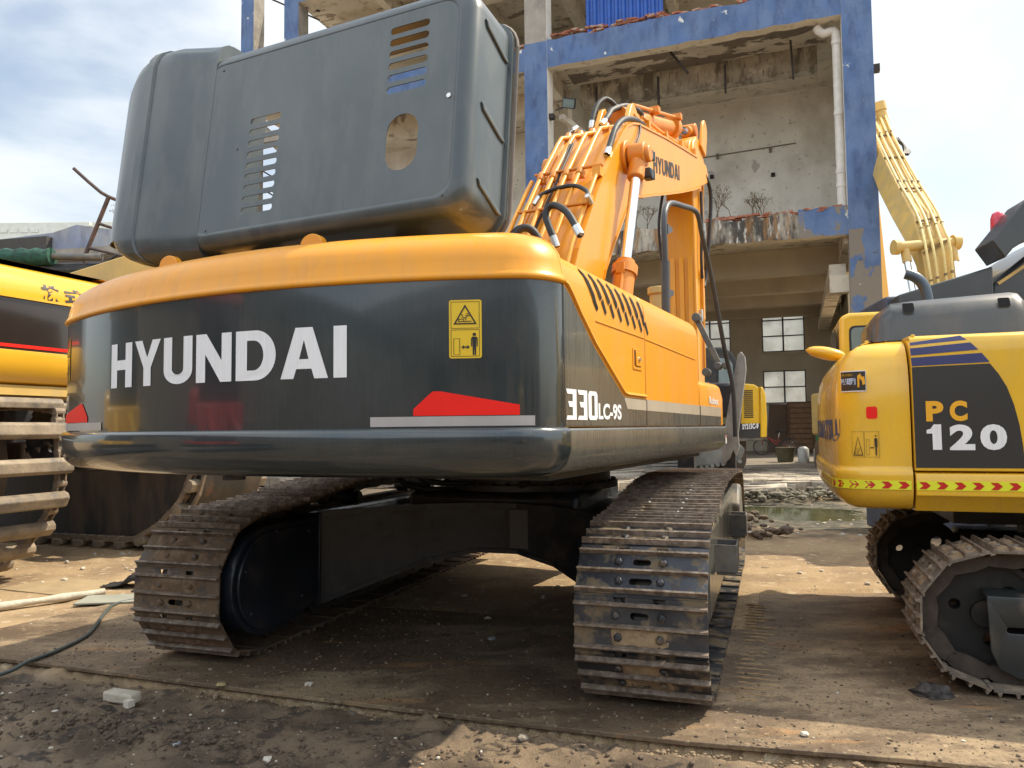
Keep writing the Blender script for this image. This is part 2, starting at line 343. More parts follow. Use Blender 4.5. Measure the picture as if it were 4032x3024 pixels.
# ================= the large orange excavator, rear corner towards the camera
EX = empty('crawler_excavator', (.139, 6.38, 0), 26, 'large orange and dark grey excavator with its engine hood raised, middle of the yard', 'excavator')
def arc_y(x, i=0.):                       # rear arc of the counterweight, inset i
    r = 3.385-i; return -math.sqrt(max(r*r-x*x, 0))
def cw_outline(i, front=-2.885, nx=40, hw=1.5, rc=.25):
    """closed outline (x,y) of the counterweight at inset i, from the right seam round the rear to the left seam"""
    w = hw-i; pts = []
    # corner fillet between side x=w and the arc
    r = max(rc-i*.5, .05); cx = w-r; cy = -math.sqrt((3.385-i-r)**2-cx*cx)
    a0 = 0.; a1 = math.atan2(cx, -cy)      # the fillet turns from facing +x to facing the arc normal
    right = [(w, front), (w, (front+cy)/2 if cy < front else front)]
    for k in range(9):
        a = -(math.pi/2-a1)*k/8
        right.append((cx+r*math.cos(a), cy+r*math.sin(a)))
    xe = right[-1][0]
    mid = [(xe-2*xe*k/nx, arc_y(xe-2*xe*k/nx, i)) for k in range(1, nx)]
    left = [(-x, y) for x, y in right[::-1]]
    return right+mid+left
def shell(sections, front=-2.885, hw=1.5, rc=.25, back=None):
    mb = MB(); rings = [[(x, y, z) for x, y in cw_outline(i, front, 40, hw, rc)] for z, i in sections]
    mb.loft(rings); return mb
skirt = [(1.200, .20), (1.200, .14), (1.206, .09), (1.222, .045), (1.25, .013), (1.29, -.007), (1.33, -.015), (1.385, -.015), (1.394, -.011), (1.400, -.002), (1.403, .014)]
shell(skirt).build('counterweight_skirt', darkgloss, EX, smooth=50)
panel = [(1.403, .015), (1.45, .014), (1.7, .014), (2.0, .014), (2.01, .03)]
cwo = shell(panel).build('counterweight', darkgloss, EX, smooth=50)
cap = [(1.992, .04), (1.990, .010), (1.994, .0), (2.004, -.004), (2.016, .003), (2.03, .012), (2.075, .020), (2.12, .034), (2.16, .062), (2.19, .10), (2.213, .16), (2.228, .24), (2.238, .34), (2.243, .5)]
shell(cap).build('counterweight_cap', orange, EX, smooth=60)
for x in (.257, -.702):                                     # lifting lugs on the cap
    lg = MB(); lg.prism([(x-.065, 2.19)]+[(x+.065*math.cos(rad(180-12*k)), 2.275+.05*math.sin(rad(180-12*k))) for k in range(16)]+[(x+.065, 2.19)], 'y', -2.99, -2.95)
    lg.build('lifting_lug', orange, EX, bevel=.004)
def onarc(off=.0, i=.014): return lambda x, z: (x, arc_y(x, i)-.002-off, z)
def onarc_f(off=.0, i=.014):
    def f(x, z):   # includes the corner fillet
        o = cw_outline(i); best = None
        for a, b in zip(o, o[1:]):
            if (a[0]-x)*(b[0]-x) <= 0 and a[1] < -2.70 and abs(a[0]-b[0]) > 1e-9:
                t = (x-a[0])/(b[0]-a[0]); y = a[1]+t*(b[1]-a[1]); return (x, y-.003-off, z)
        return (x, arc_y(x, i)-.003-off, z)
    return f
A = onarc(); AF = onarc_f()
# rear lettering, drawn as plates bent to the arc
def letters(word, x0, x1, z0, z1):
    """heavy condensed capitals as polygons"""
    g = {'H': (1.0, [[(0, 0), (.30, 0), (.30, .40), (.70, .40), (.70, 0), (1, 0), (1, 1), (.70, 1), (.70, .62), (.30, .62), (.30, 1), (0, 1)]]),
         'Y': (1.05, [[(.36, 0), (.64, 0), (.64, .40), (1, 1), (.70, 1), (.50, .62), (.30, 1), (0, 1), (.36, .40)]]),
         'U': (1.0, [[(0, 1), (0, .30)]+[(.5-.5*math.cos(rad(t)), .30-.30*math.sin(rad(t))) for t in range(12, 180, 12)]+[(1, .30), (1, 1), (.70, 1), (.70, .32)]+[(.5+.2*math.cos(rad(t)), .32-.12*math.sin(rad(t))) for t in range(20, 180, 20)]+[(.30, .32), (.30, 1)]]),
         'N': (1.08, [[(0, 0), (.27, 0), (.27, .58), (.70, 0), (1, 0), (1, 1), (.73, 1), (.73, .44), (.30, 1), (0, 1)]]),
         'D': (1.08, [[(0, 0), (.48, 0)]+[(.5+.5*math.sin(rad(t)), .5-.5*math.cos(rad(t))) for t in range(10, 180, 10)]+[(.48, 1), (0, 1)], [(.29, .20), (.46, .20)]+[(.46+.24*math.sin(rad(t)), .5-.30*math.cos(rad(t))) for t in range(15, 180, 15)]+[(.46, .80), (.29, .80)]]),
         'A': (1.15, [[(0, 0), (.28, 0), (.34, .19), (.66, .19), (.72, 0), (1, 0), (.68, 1), (.32, 1)], [(.40, .38), (.60, .38), (.50, .76)]]),
         'I': (.30, [[(0, 0), (1, 0), (1, 1), (0, 1)]])}
    tot = sum(g[c][0] for c in word); gap = .125; W = tot+gap*(len(word)-1); s = (x1-x0)/W; x = x0; out = []
    for c in word:
        wd, ps = g[c]; out.append([[(x+p[0]*wd*s, z0+p[1]*(z1-z0)) for p in poly] for poly in ps]); x += (wd+gap)*s
    return out
mb = MB()
for ps in letters('HYUNDAI', -.712, .710, 1.612, 1.824):
    vs, fs = curve_mesh(ps); mb.add([A(u, v) for u, v in vs], fs)
mb.build('lettering', white, cwo)
MB().cyl((0, -3.2, 1.18), (0, -3.2, 1.20), .05).build('drain_plug', blacksteel, EX)
refl = [(.983, 1.452), (.986, 1.478), (1.056, 1.547), (1.082, 1.549), (1.362, 1.497), (1.378, 1.490), (1.378, 1.452)]
for s in (1, -1):
    vs, fs = curve_mesh([[(s*x, z) for x, z in refl]])
    # finely cut strip so it follows the corner
    n = 26; mbx = MB(); xs = [.983+(1.378-.983)*k/n for k in range(n+1)]
    def top(x):
        if x < 1.056: return 1.478+(1.547-1.478)*(x-.983)/.073
        if x < 1.082: return 1.548
        return 1.549-(1.549-1.492)*(x-1.082)/.296
    mbx.add([AF(s*x, z) for x in xs for z in (1.452, top(x))], [(2*k, 2*k+2, 2*k+3, 2*k+1) for k in range(n)])
    mbx.build('reflector', red, cwo)
    strip('reflective_strip', s*.81, s*1.425, 1.410, 1.449, 24, AF, silver, cwo)
sticker(cwo, lambda u, v, l: onarc(l*.0015)(1.122+.122*u, 1.677+.232*v), True, None)
sticker(cwo, lambda u, v, l: onarc_f(l*.0015)(-1.405+.115*u, 1.677+.232*v), True, None)
# ---- superstructure sides
def side_section(sg, y, ztop=2.145):
    X = 1.485; P = [(X-.10, 1.195), (X-.04, 1.205), (X+.0, 1.24), (X+.013, 1.30), (X+.015, 1.385), (X+.008, 1.398), (X, 1.402), (X, 2.0), (X-.004, 2.06), (X-.02, 2.10), (X-.05, 2.132), (X-.10, 2.150), (X-.2, 2.165), (X-.55, 2.18)]
    return [(sg*a, y, b) for a, b in P]
sidep = [(1.385, 1.402), (1.485, 1.402), (1.485, 1.86), (1.483, 2.02), (1.476, 2.065), (1.458, 2.10), (1.428, 2.128), (1.38, 2.146), (1.30, 2.158), (1.0, 2.17), (.75, 2.17), (.75, 1.402)]
def body(name, ya, yb, prof, mat, sg=1, bev=.006, **k):
    mb = MB(); mb.loft([[(sg*x, y, z) for x, z in prof] for y in (ya, yb)]); return mb.build(name, mat, EX, bevel=bev, smooth=45, **k)
for sg in (1, -1):
    # rear door and front door with a real gap at the seams
    d1 = body('side_door', -2.875, -1.697, sidep, orange, sg)
    d2 = body('side_door', -1.688, -.372, sidep, orange, sg)
    # lower skirt of the deck
    sk = [(1.30, 1.200), (1.40, 1.201), (1.455, 1.215), (1.495, 1.25), (1.513, 1.30), (1.515, 1.385), (1.508, 1.396), (1.47, 1.399), (1.2, 1.399), (1.2, 1.2)]
    body('deck_skirt', -2.877, .455, sk, dusty, sg, bev=.004)
    # stepped tool box in front of the doors
    tb = [(.8, 1.402), (1.487, 1.402), (1.487, 1.66), (1.478, 1.70), (1.45, 1.725), (1.40, 1.735), (.8, 1.74)]
    mb = MB(); mb.loft([[(sg*x, y, z) for x, z in tb] for y in (-.363, .40)]+[[(sg*x, .47, 1.402 if z < 1.41 else z-.05) for x, z in tb]]); tbx = mb.build('tool_box', orange, EX, bevel=.008, smooth=45)
    # black lower panel: follows the diagonal styling line
    F = lambda y, z, sg=sg: (sg*1.4895, y, z)
    blk = [(-2.872, 1.406), (-1.699, 1.406), (-1.699, 1.549), (-2.05, 1.551), (-2.10, 1.557), (-2.16, 1.585), (-2.30, 1.655), (-2.517, 1.765), (-2.70, 1.885), (-2.80, 1.955), (-2.845, 1.978), (-2.872, 1.985)]
    mb = MB(); mb.prism(blk, 'x', sg*1.480, sg*1.4885); bp = mb.build('lower_panel', dusty, EX, bevel=.002)
    mb = MB(); mb.prism([(-1.686, 1.406), (-.376, 1.406), (-.376, 1.543), (-1.686, 1.548)], 'x', sg*1.480, sg*1.4885); mb.build('lower_panel', dusty, EX, bevel=.002)
    mb = MB(); mb.prism([(-.360, 1.406), (.372, 1.406), (.385, 1.540), (-.360, 1.543)], 'x', sg*1.480, sg*1.4905); mb.build('lower_panel', dusty, EX, bevel=.002)
    # raised edge that borders the dark panel
    mb = MB(); mb.tube([(sg*1.486, y, z+.012) for y, z in [(-2.873, 1.995), (-2.83, 1.988), (-2.78, 1.958), (-2.68, 1.885), (-2.50, 1.772), (-2.29, 1.667), (-2.14, 1.592), (-2.08, 1.562), (-2.03, 1.556), (-1.70, 1.554)]], .010, 6); mb.build('panel_moulding', orange, EX, smooth=60)
    # champagne stripe
    F2 = lambda y, z, sg=sg, o=.0: (sg*(1.4895+o), y, z)
    for a, b, o in ((-2.09, -1.70, 0), (-1.684, -.378, 0), (-.358, .376, .0022)):
        t0 = 1.546; lo = lambda y: 1.490-(y+2.04)*.0075
        poly = [(a if a > -2 else -2.09, t0), (b, t0-.003), (b, lo(b)), (a+.05 if a < -2 else a, lo(a))]
        decal('stripe', [poly], lambda y, z, o=o: F2(y, z, o=o), M('champagne stripe', (.36, .31, .24), .4, var=.1, layers=[((.5, .45, .36), 30, .5, .2, (5, 5, .1), .5, .5)]), EX)
# right-hand lettering and fittings
mb = MB()
def blk3(y0, y1, kind):
    w_, t = 1, 1
    if kind == '3': return [[(0, 0), (1, 0), (1, 1), (0, 1), (.12, .84), (.62, .84), (.62, .60), (.18, .60), (.30, .42), (.62, .42), (.62, .14), (.1, .14)]]
    return [[(.14, 0), (.86, 0), (1, .10), (1, .90), (.86, 1), (.14, 1), (0, .90), (0, .10)], [(.34, .15), (.66, .15), (.66, .85), (.34, .85)]]
for k, (a, b, z0) in enumerate(((-2.868, -2.752, 1.432), (-2.738, -2.622, 1.432), (-2.608, -2.490, 1.432))):
    ps = blk3(0, 1, '3' if k < 2 else '0'); vs, fs = curve_mesh(ps)
    mb.add([(1.4905, a+(b-a)*u, z0+.128*v) for u, v in vs], fs)
mb.build('model_number', white, EX)
lettering('model_number', 'LC-9S', lambda u, v: (1.4905, -2.478+.335*u, 1.434+.076*v), white, EX, .035)
lettering('lettering', 'Robex', lambda u, v: (1.4905, -.05+.34*u, 1.563+.055*v), M('white lettering', (.8, .8, .78), .4), EX, .035)
# louvres in the rear door
mb = MB(); mb2 = MB()
for k in range(8):
    a0, z0 = -2.625+.118*k, 2.105-.004*k; a1 = a0+.165; z1 = z0-.155
    if k == 0: a1 += .02; z1 -= .0
    def bar(ya, za, yb, zb, w):
        d = Vector((yb-ya, zb-za)).normalized(); nn_ = Vector((-d.y, d.x))*w
        P = [(ya, za)]; P = [(ya-nn_.x, za-nn_.y), (yb-nn_.x, zb-nn_.y), (yb+nn_.x, zb+nn_.y), (ya+nn_.x, za+nn_.y)]
        return P
    for (ya, za, yb, zb) in ((a0, z0, a0+.10 if k else a0+.17, z0-.105 if k else z0-.165), (a0+.115, z0-.105 if k else z0-.12, a0+.17, z0-.165)):
        if k == 7 and za == z0: zb = z0-.12
        def X(z): return 1.4865 if z < 2.02 else 1.4865-.9*(z-2.02)**2/.09-.0
        prof = [(2.0, 1.4865), (2.02, 1.4850), (2.065, 1.4785), (2.10, 1.4605), (2.13, 1.43)]
        def XS(z):
            if z <= 2.0: return 1.4868
            for (p, q), (r_s, t_s) in zip(prof, prof[1:]):
                if z <= r_s: return q+(t_s-q)*(z-p)/(r_s-p)+.003
            return 1.43
        n = 6
        vs = []; B_ = bar(ya, za, yb, zb, .013)
        for i in range(n+1):
            t = i/n
            for c in (0, 3):
                y_ = B_[c][0]+(B_[1 if c == 0 else 2][0]-B_[c][0])*t; z_ = B_[c][1]+(B_[1 if c == 0 else 2][1]-B_[c][1])*t; vs.append((XS(z_), y_, z_))
        mb.add(vs, [(2*i, 2*i+1, 2*i+3, 2*i+2) for i in range(n)])
mb.build('louvre', M('dark opening', (.006, .006, .006), .9), EX)
def groove(name, pts):
    mb = MB(); mb.tube(pts, .005, 6); return mb.build(name, orange2, EX)
mb = MB(); mb.prism([(-2.487, 1.888), (-1.70, 1.886), (-1.70, 1.880), (-2.480, 1.882)], 'x', 1.482, 1.489); mb.build('door_crease', orange, EX, bevel=.002)
mb = MB(); mb.prism([(-1.68, 1.884), (-.47, 1.862), (-.47, 1.856), (-1.68, 1.878)], 'x', 1.482, 1.489); mb.build('door_crease', orange, EX, bevel=.002)
mb = MB(); vs, fs = curve_mesh([rrect(-1.925, -1.762, 1.702, 1.818, .012), rrect(-1.908, -1.779, 1.717, 1.803, .008)])
mb.add([(1.4895, a, b) for a, b in vs], fs)
lk = mb.build('door_lock', orange, EX, solid=.006)
MB().box(1.4862, 1.4872, -1.908, -1.779, 1.717, 1.803).build('recess', M('dark opening', (.006, .006, .006), .9), lk)
MB().box(1.486, 1.4945, -1.885, -1.792, 1.720, 1.800).build('latch', orange, lk, bevel=.003)
MB().cyl((1.494, -1.835, 1.757), (1.502, -1.835, 1.757), .012).build('keyhole', zinc, lk)
MB().box(1.514, 1.5165, .40, .445, 1.262, 1.325).build('caution_label', white, EX)
MB().box(1.5162, 1.517, .402, .443, 1.310, 1.323).build('caution_label', M('label red', (.6, .06, .03), .4), EX)
# deck and turntable
MB().box(-1.30, 1.30, -2.6, .45, 1.16, 1.199).build('deck', blacksteel, EX, bevel=.01)
MB().box(-.72, .74, -2.8, -.1, 1.40, 2.10).build('engine_bay', blacksteel, EX)
mb = MB(); mb.cyl((0, 0, .97), (0, 0, 1.16), .66, seg=48); mb.cyl((0, 0, .93), (0, 0, .975), .72, seg=48)
for k in range(36):
    a = 2*math.pi*k/36; mb.cyl((.69*math.cos(a), .69*math.sin(a), .97), (.69*math.cos(a), .69*math.sin(a), .995), .016, seg=6)
mb.build('turntable', blacksteel, EX, smooth=40)
# ---- raised engine hood (own tilted frame, parented to the machine)
def HM(x, d, h):      # hood coordinates -> machine coordinates: d = depth behind the face, h = height along the face
    s = .125; c = 1/math.sqrt(1+s*s); return (x, -2.85+d*c+h*s*c, 2.40+h*c-d*s*c)
def hood_shell(x0, x1, z0, z1, r, d0, depth, soft=.10, flange=0.0, n=6):
    rings = []
    prof = [(0, soft), (.0015, soft*.82), (.006, soft*.58), (.016, soft*.34), (.034, soft*.14), (.055, soft*.04), (soft, 0), (depth, 0)]
    if flange: prof += [(depth+.004, -flange), (depth+.03, -flange)]
    for d, i in prof:
        rings.append([HM(x, d0+d, h) for x, h in rrect(x0+i, x1-i, z0+i, z1-i, max(r-i*.5, .012), n)])
    return rings, [(x, h) for x, h in rrect(x0+soft, x1-soft, z0+soft, z1-soft, max(r-soft*.5, .012), n)]
rings, face = hood_shell(-.78, 1.005, -.02, 1.135, .13, 0, .36, .085, .018)
mb = MB(); mb.loft(rings, caps=(False, False))
holes = []
for k in range(9):
    h = .660-.0633*k; holes.append([(x-.0, y) for x, y in [(p[0], p[1]+(p[0]+.24)*.0) for p in rrect(-.353, -.137, h-.018, h+.018, .017, 5)]])
for k in range(6):
    h = .965-.0635*k; holes.append(rrect(.533, .759, h-.019, h+.019, .018, 5))
holes.append(rrect(.551, .733, .222, .508, .089, 8))
HOOD = mb.build('engine_hood', hoodpaint, EX, smooth=35, solid=.006)
vs, fs = curve_mesh([face]+holes); mb = MB(); mb.add([HM(x, 0, h) for x, h in vs], fs); mb.build('hood_face', hoodpaint, HOOD, solid=.006)
HOOD['label'] = 'dark grey engine hood standing open with vent slots'
# left bulge: faceted cross-section with rounded ends
XS = [(-1.375, .40), (-1.375, .06), (-1.365, .01), (-1.345, -.018), (-1.297, -.045), (-1.25, -.062), (-1.21, -.070), (-1.17, -.075), (-1.13, -.078), (-1.122, -.092), (-1.066, -.092), (-1.058, -.079), (-.955, -.075), (-.915, -.062), (-.72, -.006), (-.655, -.001), (-.655, .40)]
mb = MB(); rg = []
for h, i in ((-.065, .16), (-.06, .11), (-.045, .065), (-.015, .028), (.03, .008), (.08, 0), (1.10, 0), (1.16, .010), (1.20, .032), (1.228, .07), (1.24, .115), (1.245, .16)):
    R1 = []
    for x, d in XS:
        k = max(0, (-1.10-x)/.25); hh = h-(.13*k*k if h > .6 else -.09*k*k if h < .05 else 0)
        R1.append(HM(min(x+i*max(0, (-.655-x)/.69), -.655), min(d+i*.9, .40), hh))
    rg.append(R1)
mb.loft(rg, closed=False); mb.build('hood_bulge', hoodpaint, HOOD, smooth=24)
for h in (.12, .50, .93):        # pressed ribs on the hood side
    mb = MB(); P = [(.10, h+.05), (.16, h+.035), (.34, h-.03), (.345, h-.05), (.30, h-.045), (.12, h+.015)]
    mb.loft([[HM(1.004+o, d, q+(0 if o else 0)) for d, q in P] for o in (0, .012)]); mb.build('hood_rib', hoodpaint, HOOD, bevel=.005)
mb = MB()
for r0 in (1.027,):
    pth = [HM(x, .405, h) for x, h in rrect(-.73, 1.030, -.045, 1.165, .16, 6)]; mb.tube(pth+[pth[0]], .012, 6)
mb.build('rubber_seal', M('grey rubber seal', (.16, .14, .12), .8), HOOD, smooth=60)
MB().cyl(HM(.893, -.006, .548), HM(.893, .004, .548), .012, seg=10).build('bolt', zinc, HOOD)
for x_, h_ in ((-.43, .52), (-.60, .08), (-.60, 1.02), (.885, .06), (.885, 1.05)): MB().cyl(HM(x_, -.004, h_), HM(x_, .003, h_), .007, seg=8).build('rivet', hoodpaint, HOOD)
mb = MB(); mb.box(-.55, -.40, -2.60, -2.50, 2.1, 2.5); mb.box(.45, .6, -2.60, -2.50, 2.1, 2.5); mb.build('hood_hinge', blacksteel, EX, bevel=.01)
MB().tube(spline([(1.05, -2.55, 2.16), (1.08, -2.5, 2.33), (1.16, -2.45, 2.35), (1.25, -2.4, 2.15)]), .02).build('hose', rubber, EX, smooth=60)
# ---- boom, arm and hydraulics of the large excavator (machine coordinates x right, y forward)
top_ = [(-.15, 2.0), (.02, 2.4), (.33, 2.93), (.63, 3.31), (.94, 3.68), (1.22, 3.98), (1.47, 4.25), (1.63, 4.40), (1.80, 4.53), (2.0, 4.63), (2.25, 4.71), (2.6, 4.78), (3.42, 4.95), (4.3, 5.11), (5.15, 5.26), (5.55, 5.34)]
bot_ = [(5.75, 5.03), (5.35, 4.88), (4.9, 4.72), (4.1, 4.46), (3.36, 4.235), (2.7, 4.04), (2.35, 3.93), (2.12, 3.87), (1.98, 3.83), (1.85, 3.75), (1.68, 3.58), (1.32, 3.20), (1.03, 2.87), (.75, 2.40), (.45, 1.85), (.2, 1.8)]
poly = top_+[(5.80, 5.34), (5.93, 5.22), (5.90, 5.10)]+bot_
mb = MB()
def wx(y): return .33
n = len(poly)
vs = [(-wx(y), y, z) for y, z in poly]+[(wx(y), y, z) for y, z in poly]
mb.add(vs, [tuple(range(n))[::-1], tuple(range(n, 2*n))]+[(i, (i+1) % n, n+(i+1) % n, n+i) for i in range(n)])
BOOM = mb.build('boom', orange, EX, bevel=.018, smooth=30)
# weld flange strips along the underside and the top edge
mb = MB()
for sg in (1, -1):
    for line in (bot_[1:], top_[1:-1]):
        for a, b in zip(line, line[1:]): mb.beam((sg*wx(a[0])*.97, a[0], a[1]), (sg*wx(b[0])*.97, b[0], b[1]), .045, .022)
mb.build('boom_flange', orange, BOOM)
cut = lambda sg: [(sg*(wx(y)+.003), y, z) for y, z in ((2.80, 4.375), (4.06, 4.66))]
for sg in (1, -1):
    mb = MB(); X = .345
    for ps in letters('HYUNDAI', 0, 1, 0, 1):
        v2, f2 = curve_mesh(ps)
        if sg < 0: v2 = [(1-u, v) for u, v in v2]
        mb.add([(sg*(wx(2.80+1.26*u)+.004), 2.80+1.26*u, 4.34+.265*u+.20*v) for u, v in v2], f2)
    mb.build('lettering', ink, BOOM)
mb = MB(); mb.cyl((-.58, 1.72, 4.17), (.60, 1.72, 4.17), .085, seg=20); mb.cyl((-.37, 1.72, 4.17), (.37, 1.72, 4.17), .17, seg=24); mb.build('pin_boss', orange2, BOOM, bevel=.012)
for sg in (1, -1):                                          # boom cylinders
    x = sg*.47; r1 = Vector((x, 1.72, 4.17)); g = Vector((x, 1.20, 2.92)); d = (r1-g).normalized()
    a = g-d*1.0
    c = MB(); c.cyl(a, g, .105, seg=20); c.cyl(g-d*.10, g, .125, seg=20); c.cyl(g, g+d*.06, .09, seg=20); c.tube([a+Vector((.02, -.13, 0)), g+Vector((.02, -.13, -.05)), g+Vector((.0, -.1, 0))], .018); c.box(-.04, .04, -.16, -.08, -.08, .02, at=g)
    cy = c.build('boom_cylinder', orange2, EX, smooth=40)
    MB().cyl(g+d*.04, r1-d*.05, .052, seg=20).build('rod', chrome, cy, smooth=40)
    c = MB(); c.cyl(r1-Vector((.085, 0, 0)), r1+Vector((.085, 0, 0)), .125, seg=20); c.cyl(r1-d*.30, r1, .085, seg=16); c.build('rod_eye', orange2, cy, bevel=.012)
# arm cylinder along the boom top
a = Vector((0, 2.55, 4.98)); b = Vector((0, 6.19, 6.05)); d = (b-a).normalized()
c = MB(); c.cyl(a, a+d*2.55, .11, seg=24); c.cyl(a+d*2.42, a+d*2.62, .155, seg=24); c.tube([a+d*.3+Vector((.1, 0, .13)), a+d*2.4+Vector((.1, 0, .13))], .022); c.box(-.06, .06, -.05, .05, -.04, .04, at=a+d*2.45+Vector((.12, 0, .13))); c.box(-.06, .06, -.05, .05, -.04, .04, at=a+d*1.2+Vector((.12, 0, .13)))
ac = c.build('arm_cylinder', orange2, EX, smooth=40)
MB().cyl(a+d*2.6, b-d*.1, .06, seg=18).build('rod', chrome, ac, smooth=40)
c = MB(); c.cyl(b-Vector((.11, 0, 0)), b+Vector((.11, 0, 0)), .12, seg=18); c.cyl(b-d*.28, b, .085, seg=16); c.build('rod_eye', orange2, ac, bevel=.01)
mb = MB()
for x in (-.17, .17): mb.prism([(2.2, 4.68), (2.42, 5.02), (2.52, 5.08), (2.62, 5.02), (2.95, 4.83)], 'x', x-.03, x+.03)
mb.build('cylinder_bracket', orange, BOOM, bevel=.01)
# arm
ap = [(5.44, 5.45), (5.55, 5.66), (5.75, 5.80), (5.98, 5.80), (6.18, 5.68), (6.27, 5.45), (6.22, 5.15), (6.08, 4.85), (6.0, 4.0), (5.95, 3.0), (5.90, 1.6), (5.50, 1.55), (5.46, 3.0), (5.44, 4.6), (5.40, 5.1)]
mb = MB(); mb.prism(ap, 'x', -.205, .205); ARM = mb.build('arm', orange, EX, bevel=.02, smooth=30)
mb = MB()
for x in (-.13, 0, .13): mb.prism([(5.47, 1.6), (5.445, 1.6), (5.425, 3.85), (5.44, 3.9)], 'x', x-.035, x+.035)
mb.build('stiffener', orange, ARM, bevel=.006)
mb = MB(); mb.cyl((-.27, 5.72, 5.14), (.27, 5.72, 5.14), .13, seg=24); mb.prism(circ(5.75, 5.33, .42, 24), 'x', -.17, .17); mb.build('arm_pivot', orange, ARM, bevel=.01)
mb = MB()
for x in (.205, -.245): mb.prism([(5.88, 5.70), (6.02, 6.05), (6.08, 6.15), (6.18, 6.20), (6.28, 6.17), (6.34, 6.08), (6.33, 5.95), (6.22, 5.62)], 'x', x, x+.04)
mb.build('arm_lug', orange, ARM, bevel=.01)
mb = MB(); mb.tube([(.225, 5.9, 5.4), (.24, 5.93, 5.0), (.23, 5.82, 4.2), (.23, 5.80, 2.2)], .02); mb.box(.2, .25, 5.75, 5.85, 3.0, 3.75); mb.build('arm_pipe', orange, ARM, smooth=60)
mb = MB(); mb.box(.205, .25, 5.62, 5.70, 2.95, 3.13); mb.build('valve', zinc, ARM, bevel=.005)
mb = MB(); mb.tube(spline([(.20, 5.35, 5.28), (.30, 5.75, 5.20), (.34, 6.02, 4.95), (.30, 6.02, 4.3), (.25, 5.95, 3.7), (.24, 5.85, 3.5)]), .03); mb.tube(spline([(.24, 5.8, 4.95), (.26, 5.72, 4.4), (.25, 5.66, 3.9), (.25, 5.7, 3.6)]), .022); mb.tube(spline([(-.22, 5.4, 5.0), (-.30, 5.35, 4.4), (-.28, 5.45, 3.8), (-.25, 5.6, 3.2)]), .022); mb.build('arm_hose', rubber, ARM, smooth=60)
# steel pipes following the boom's back
def along(x, y0, y1, off, n=14):
    P = []
    for (a, b), (c, d) in zip(top_, top_[1:]):
        for k in range(3):
            t = k/3; P.append((a+(c-a)*t, b+(d-b)*t, Vector((-(d-b), c-a)).normalized()))
    out = [(x, a+n_.x*off, b+n_.y*off) for a, b, n_ in P if y0 <= a+n_.x*off <= y1]
    return out
for i, x in enumerate((-.29, -.155, -.02, .115)):
    P = along(x, -.45, 1.52+.02*i, .085)
    e = P[-1]; P += [(x+.02, e[1]+.18, e[2]+.07), (x+.05, e[1]+.52, e[2]+.20)]
    pp = MB(); pp.tube(P, .022, 10); o = pp.build('hydraulic_pipe', orange, EX, smooth=60)
    for (yy, zz) in [(P[k][1], P[k][2]) for k in (5, 13, len(P)-2)]:
        c = MB(); c.tube([(x, yy-.03, zz-.04), (x, yy+.03, zz+.04)], .036, 10); c.box(x-.03, x+.045, yy-.03, yy+.03, zz-.07, zz-.0); c.build('pipe_clamp', orange2, o, bevel=.004)
    MB().cyl(Vector(P[-1])-Vector((0, .06, .02)), Vector(P[-1])+Vector((0, .05, .02)), .034, seg=10).build('union_nut', orange2, o)
P = along(-.40, -.4, 1.0, .05); pp = MB(); pp.tube(P, .022, 10); pp.build('hydraulic_pipe', orange, EX, smooth=60)
P = along(.29, .0, 1.02, .06); pp = MB(); pp.tube(P, .020, 10); pp.box(.25, .33, P[-1][1]-.05, P[-1][1]+.05, P[-1][2]-.06, P[-1][2]+.03); pp.box(.25, .33, P[6][1]-.05, P[6][1]+.05, P[6][2]-.06, P[6][2]+.03); pp.build('hydraulic_pipe', orange, EX, smooth=60)
for x, dz in ((.30, .07), (.20, .11)):
    pp = MB(); pp.tube([(x, 2.5, 4.76+dz+.06), (x-.01, 3.4, 4.95+dz), (x-.03, 4.6, 5.17+dz), (x-.05, 5.35, 5.29+dz)], .018, 8)
    for yy in (2.7, 3.5, 4.3, 5.1): pp.box(x-.045, x+.03, yy-.03, yy+.03, 4.745+(yy-2.5)*.19+dz-.04, 4.745+(yy-2.5)*.19+dz+.06)
    pp.build('hydraulic_pipe', orange, EX, smooth=60)
def hose(pts, r, fit=True, n=10):
    c = spline(pts, n); mb = MB(); mb.tube(c, r, 10); o = mb.build('hydraulic_hose', rubber, EX, smooth=60)
    if fit:
        for a, b in ((c[0], c[2]), (c[-1], c[-3])): MB().cyl(a, a+(b-a).normalized()*.10, r*1.15, seg=10).build('fitting', zinc, o, smooth=60)
    return o
hose([(-0.24, 2.3, 4.78), (-0.24, 2.348, 4.92), (-0.22, 2.459, 5.111), (-0.17, 2.588, 5.224), (-0.1, 2.67, 5.19), (-0.06, 2.76, 5.1)], 0.03)
hose([(-0.02, 2.02, 4.68), (-0.0, 2.18, 4.84), (0.0, 2.347, 4.972), (0.05, 2.709, 5.144), (0.1, 3.037, 5.193), (0.12, 3.2, 5.12)], 0.034)
hose([(0.29, 1.25, 4.05), (0.29, 1.345, 4.173), (0.3, 1.519, 4.418), (0.3, 1.832, 4.62), (0.28, 2.29, 4.78), (0.25, 2.72, 4.87)], 0.032)
hose([(-0.42, 1.5, 4.16), (-0.4, 1.6, 4.34), (-0.34, 1.811, 4.56), (-0.3, 1.98, 4.69)], 0.026)
hose([(-0.232, 0.662, 3.479), (-0.185, 0.718, 3.575), (-0.046, 0.758, 3.632), (0.14, 0.754, 3.631), (0.298, 0.648, 3.529), (0.345, 0.558, 3.442), (0.354, 0.61, 3.399)], 0.02)
hose([(0.171, 0.231, 2.944), (0.142, 0.224, 3.034), (0.074, 0.237, 3.219), (0.093, 0.245, 3.299), (0.171, 0.232, 3.306), (0.306, 0.173, 3.2), (0.441, 0.099, 2.984)], 0.031)
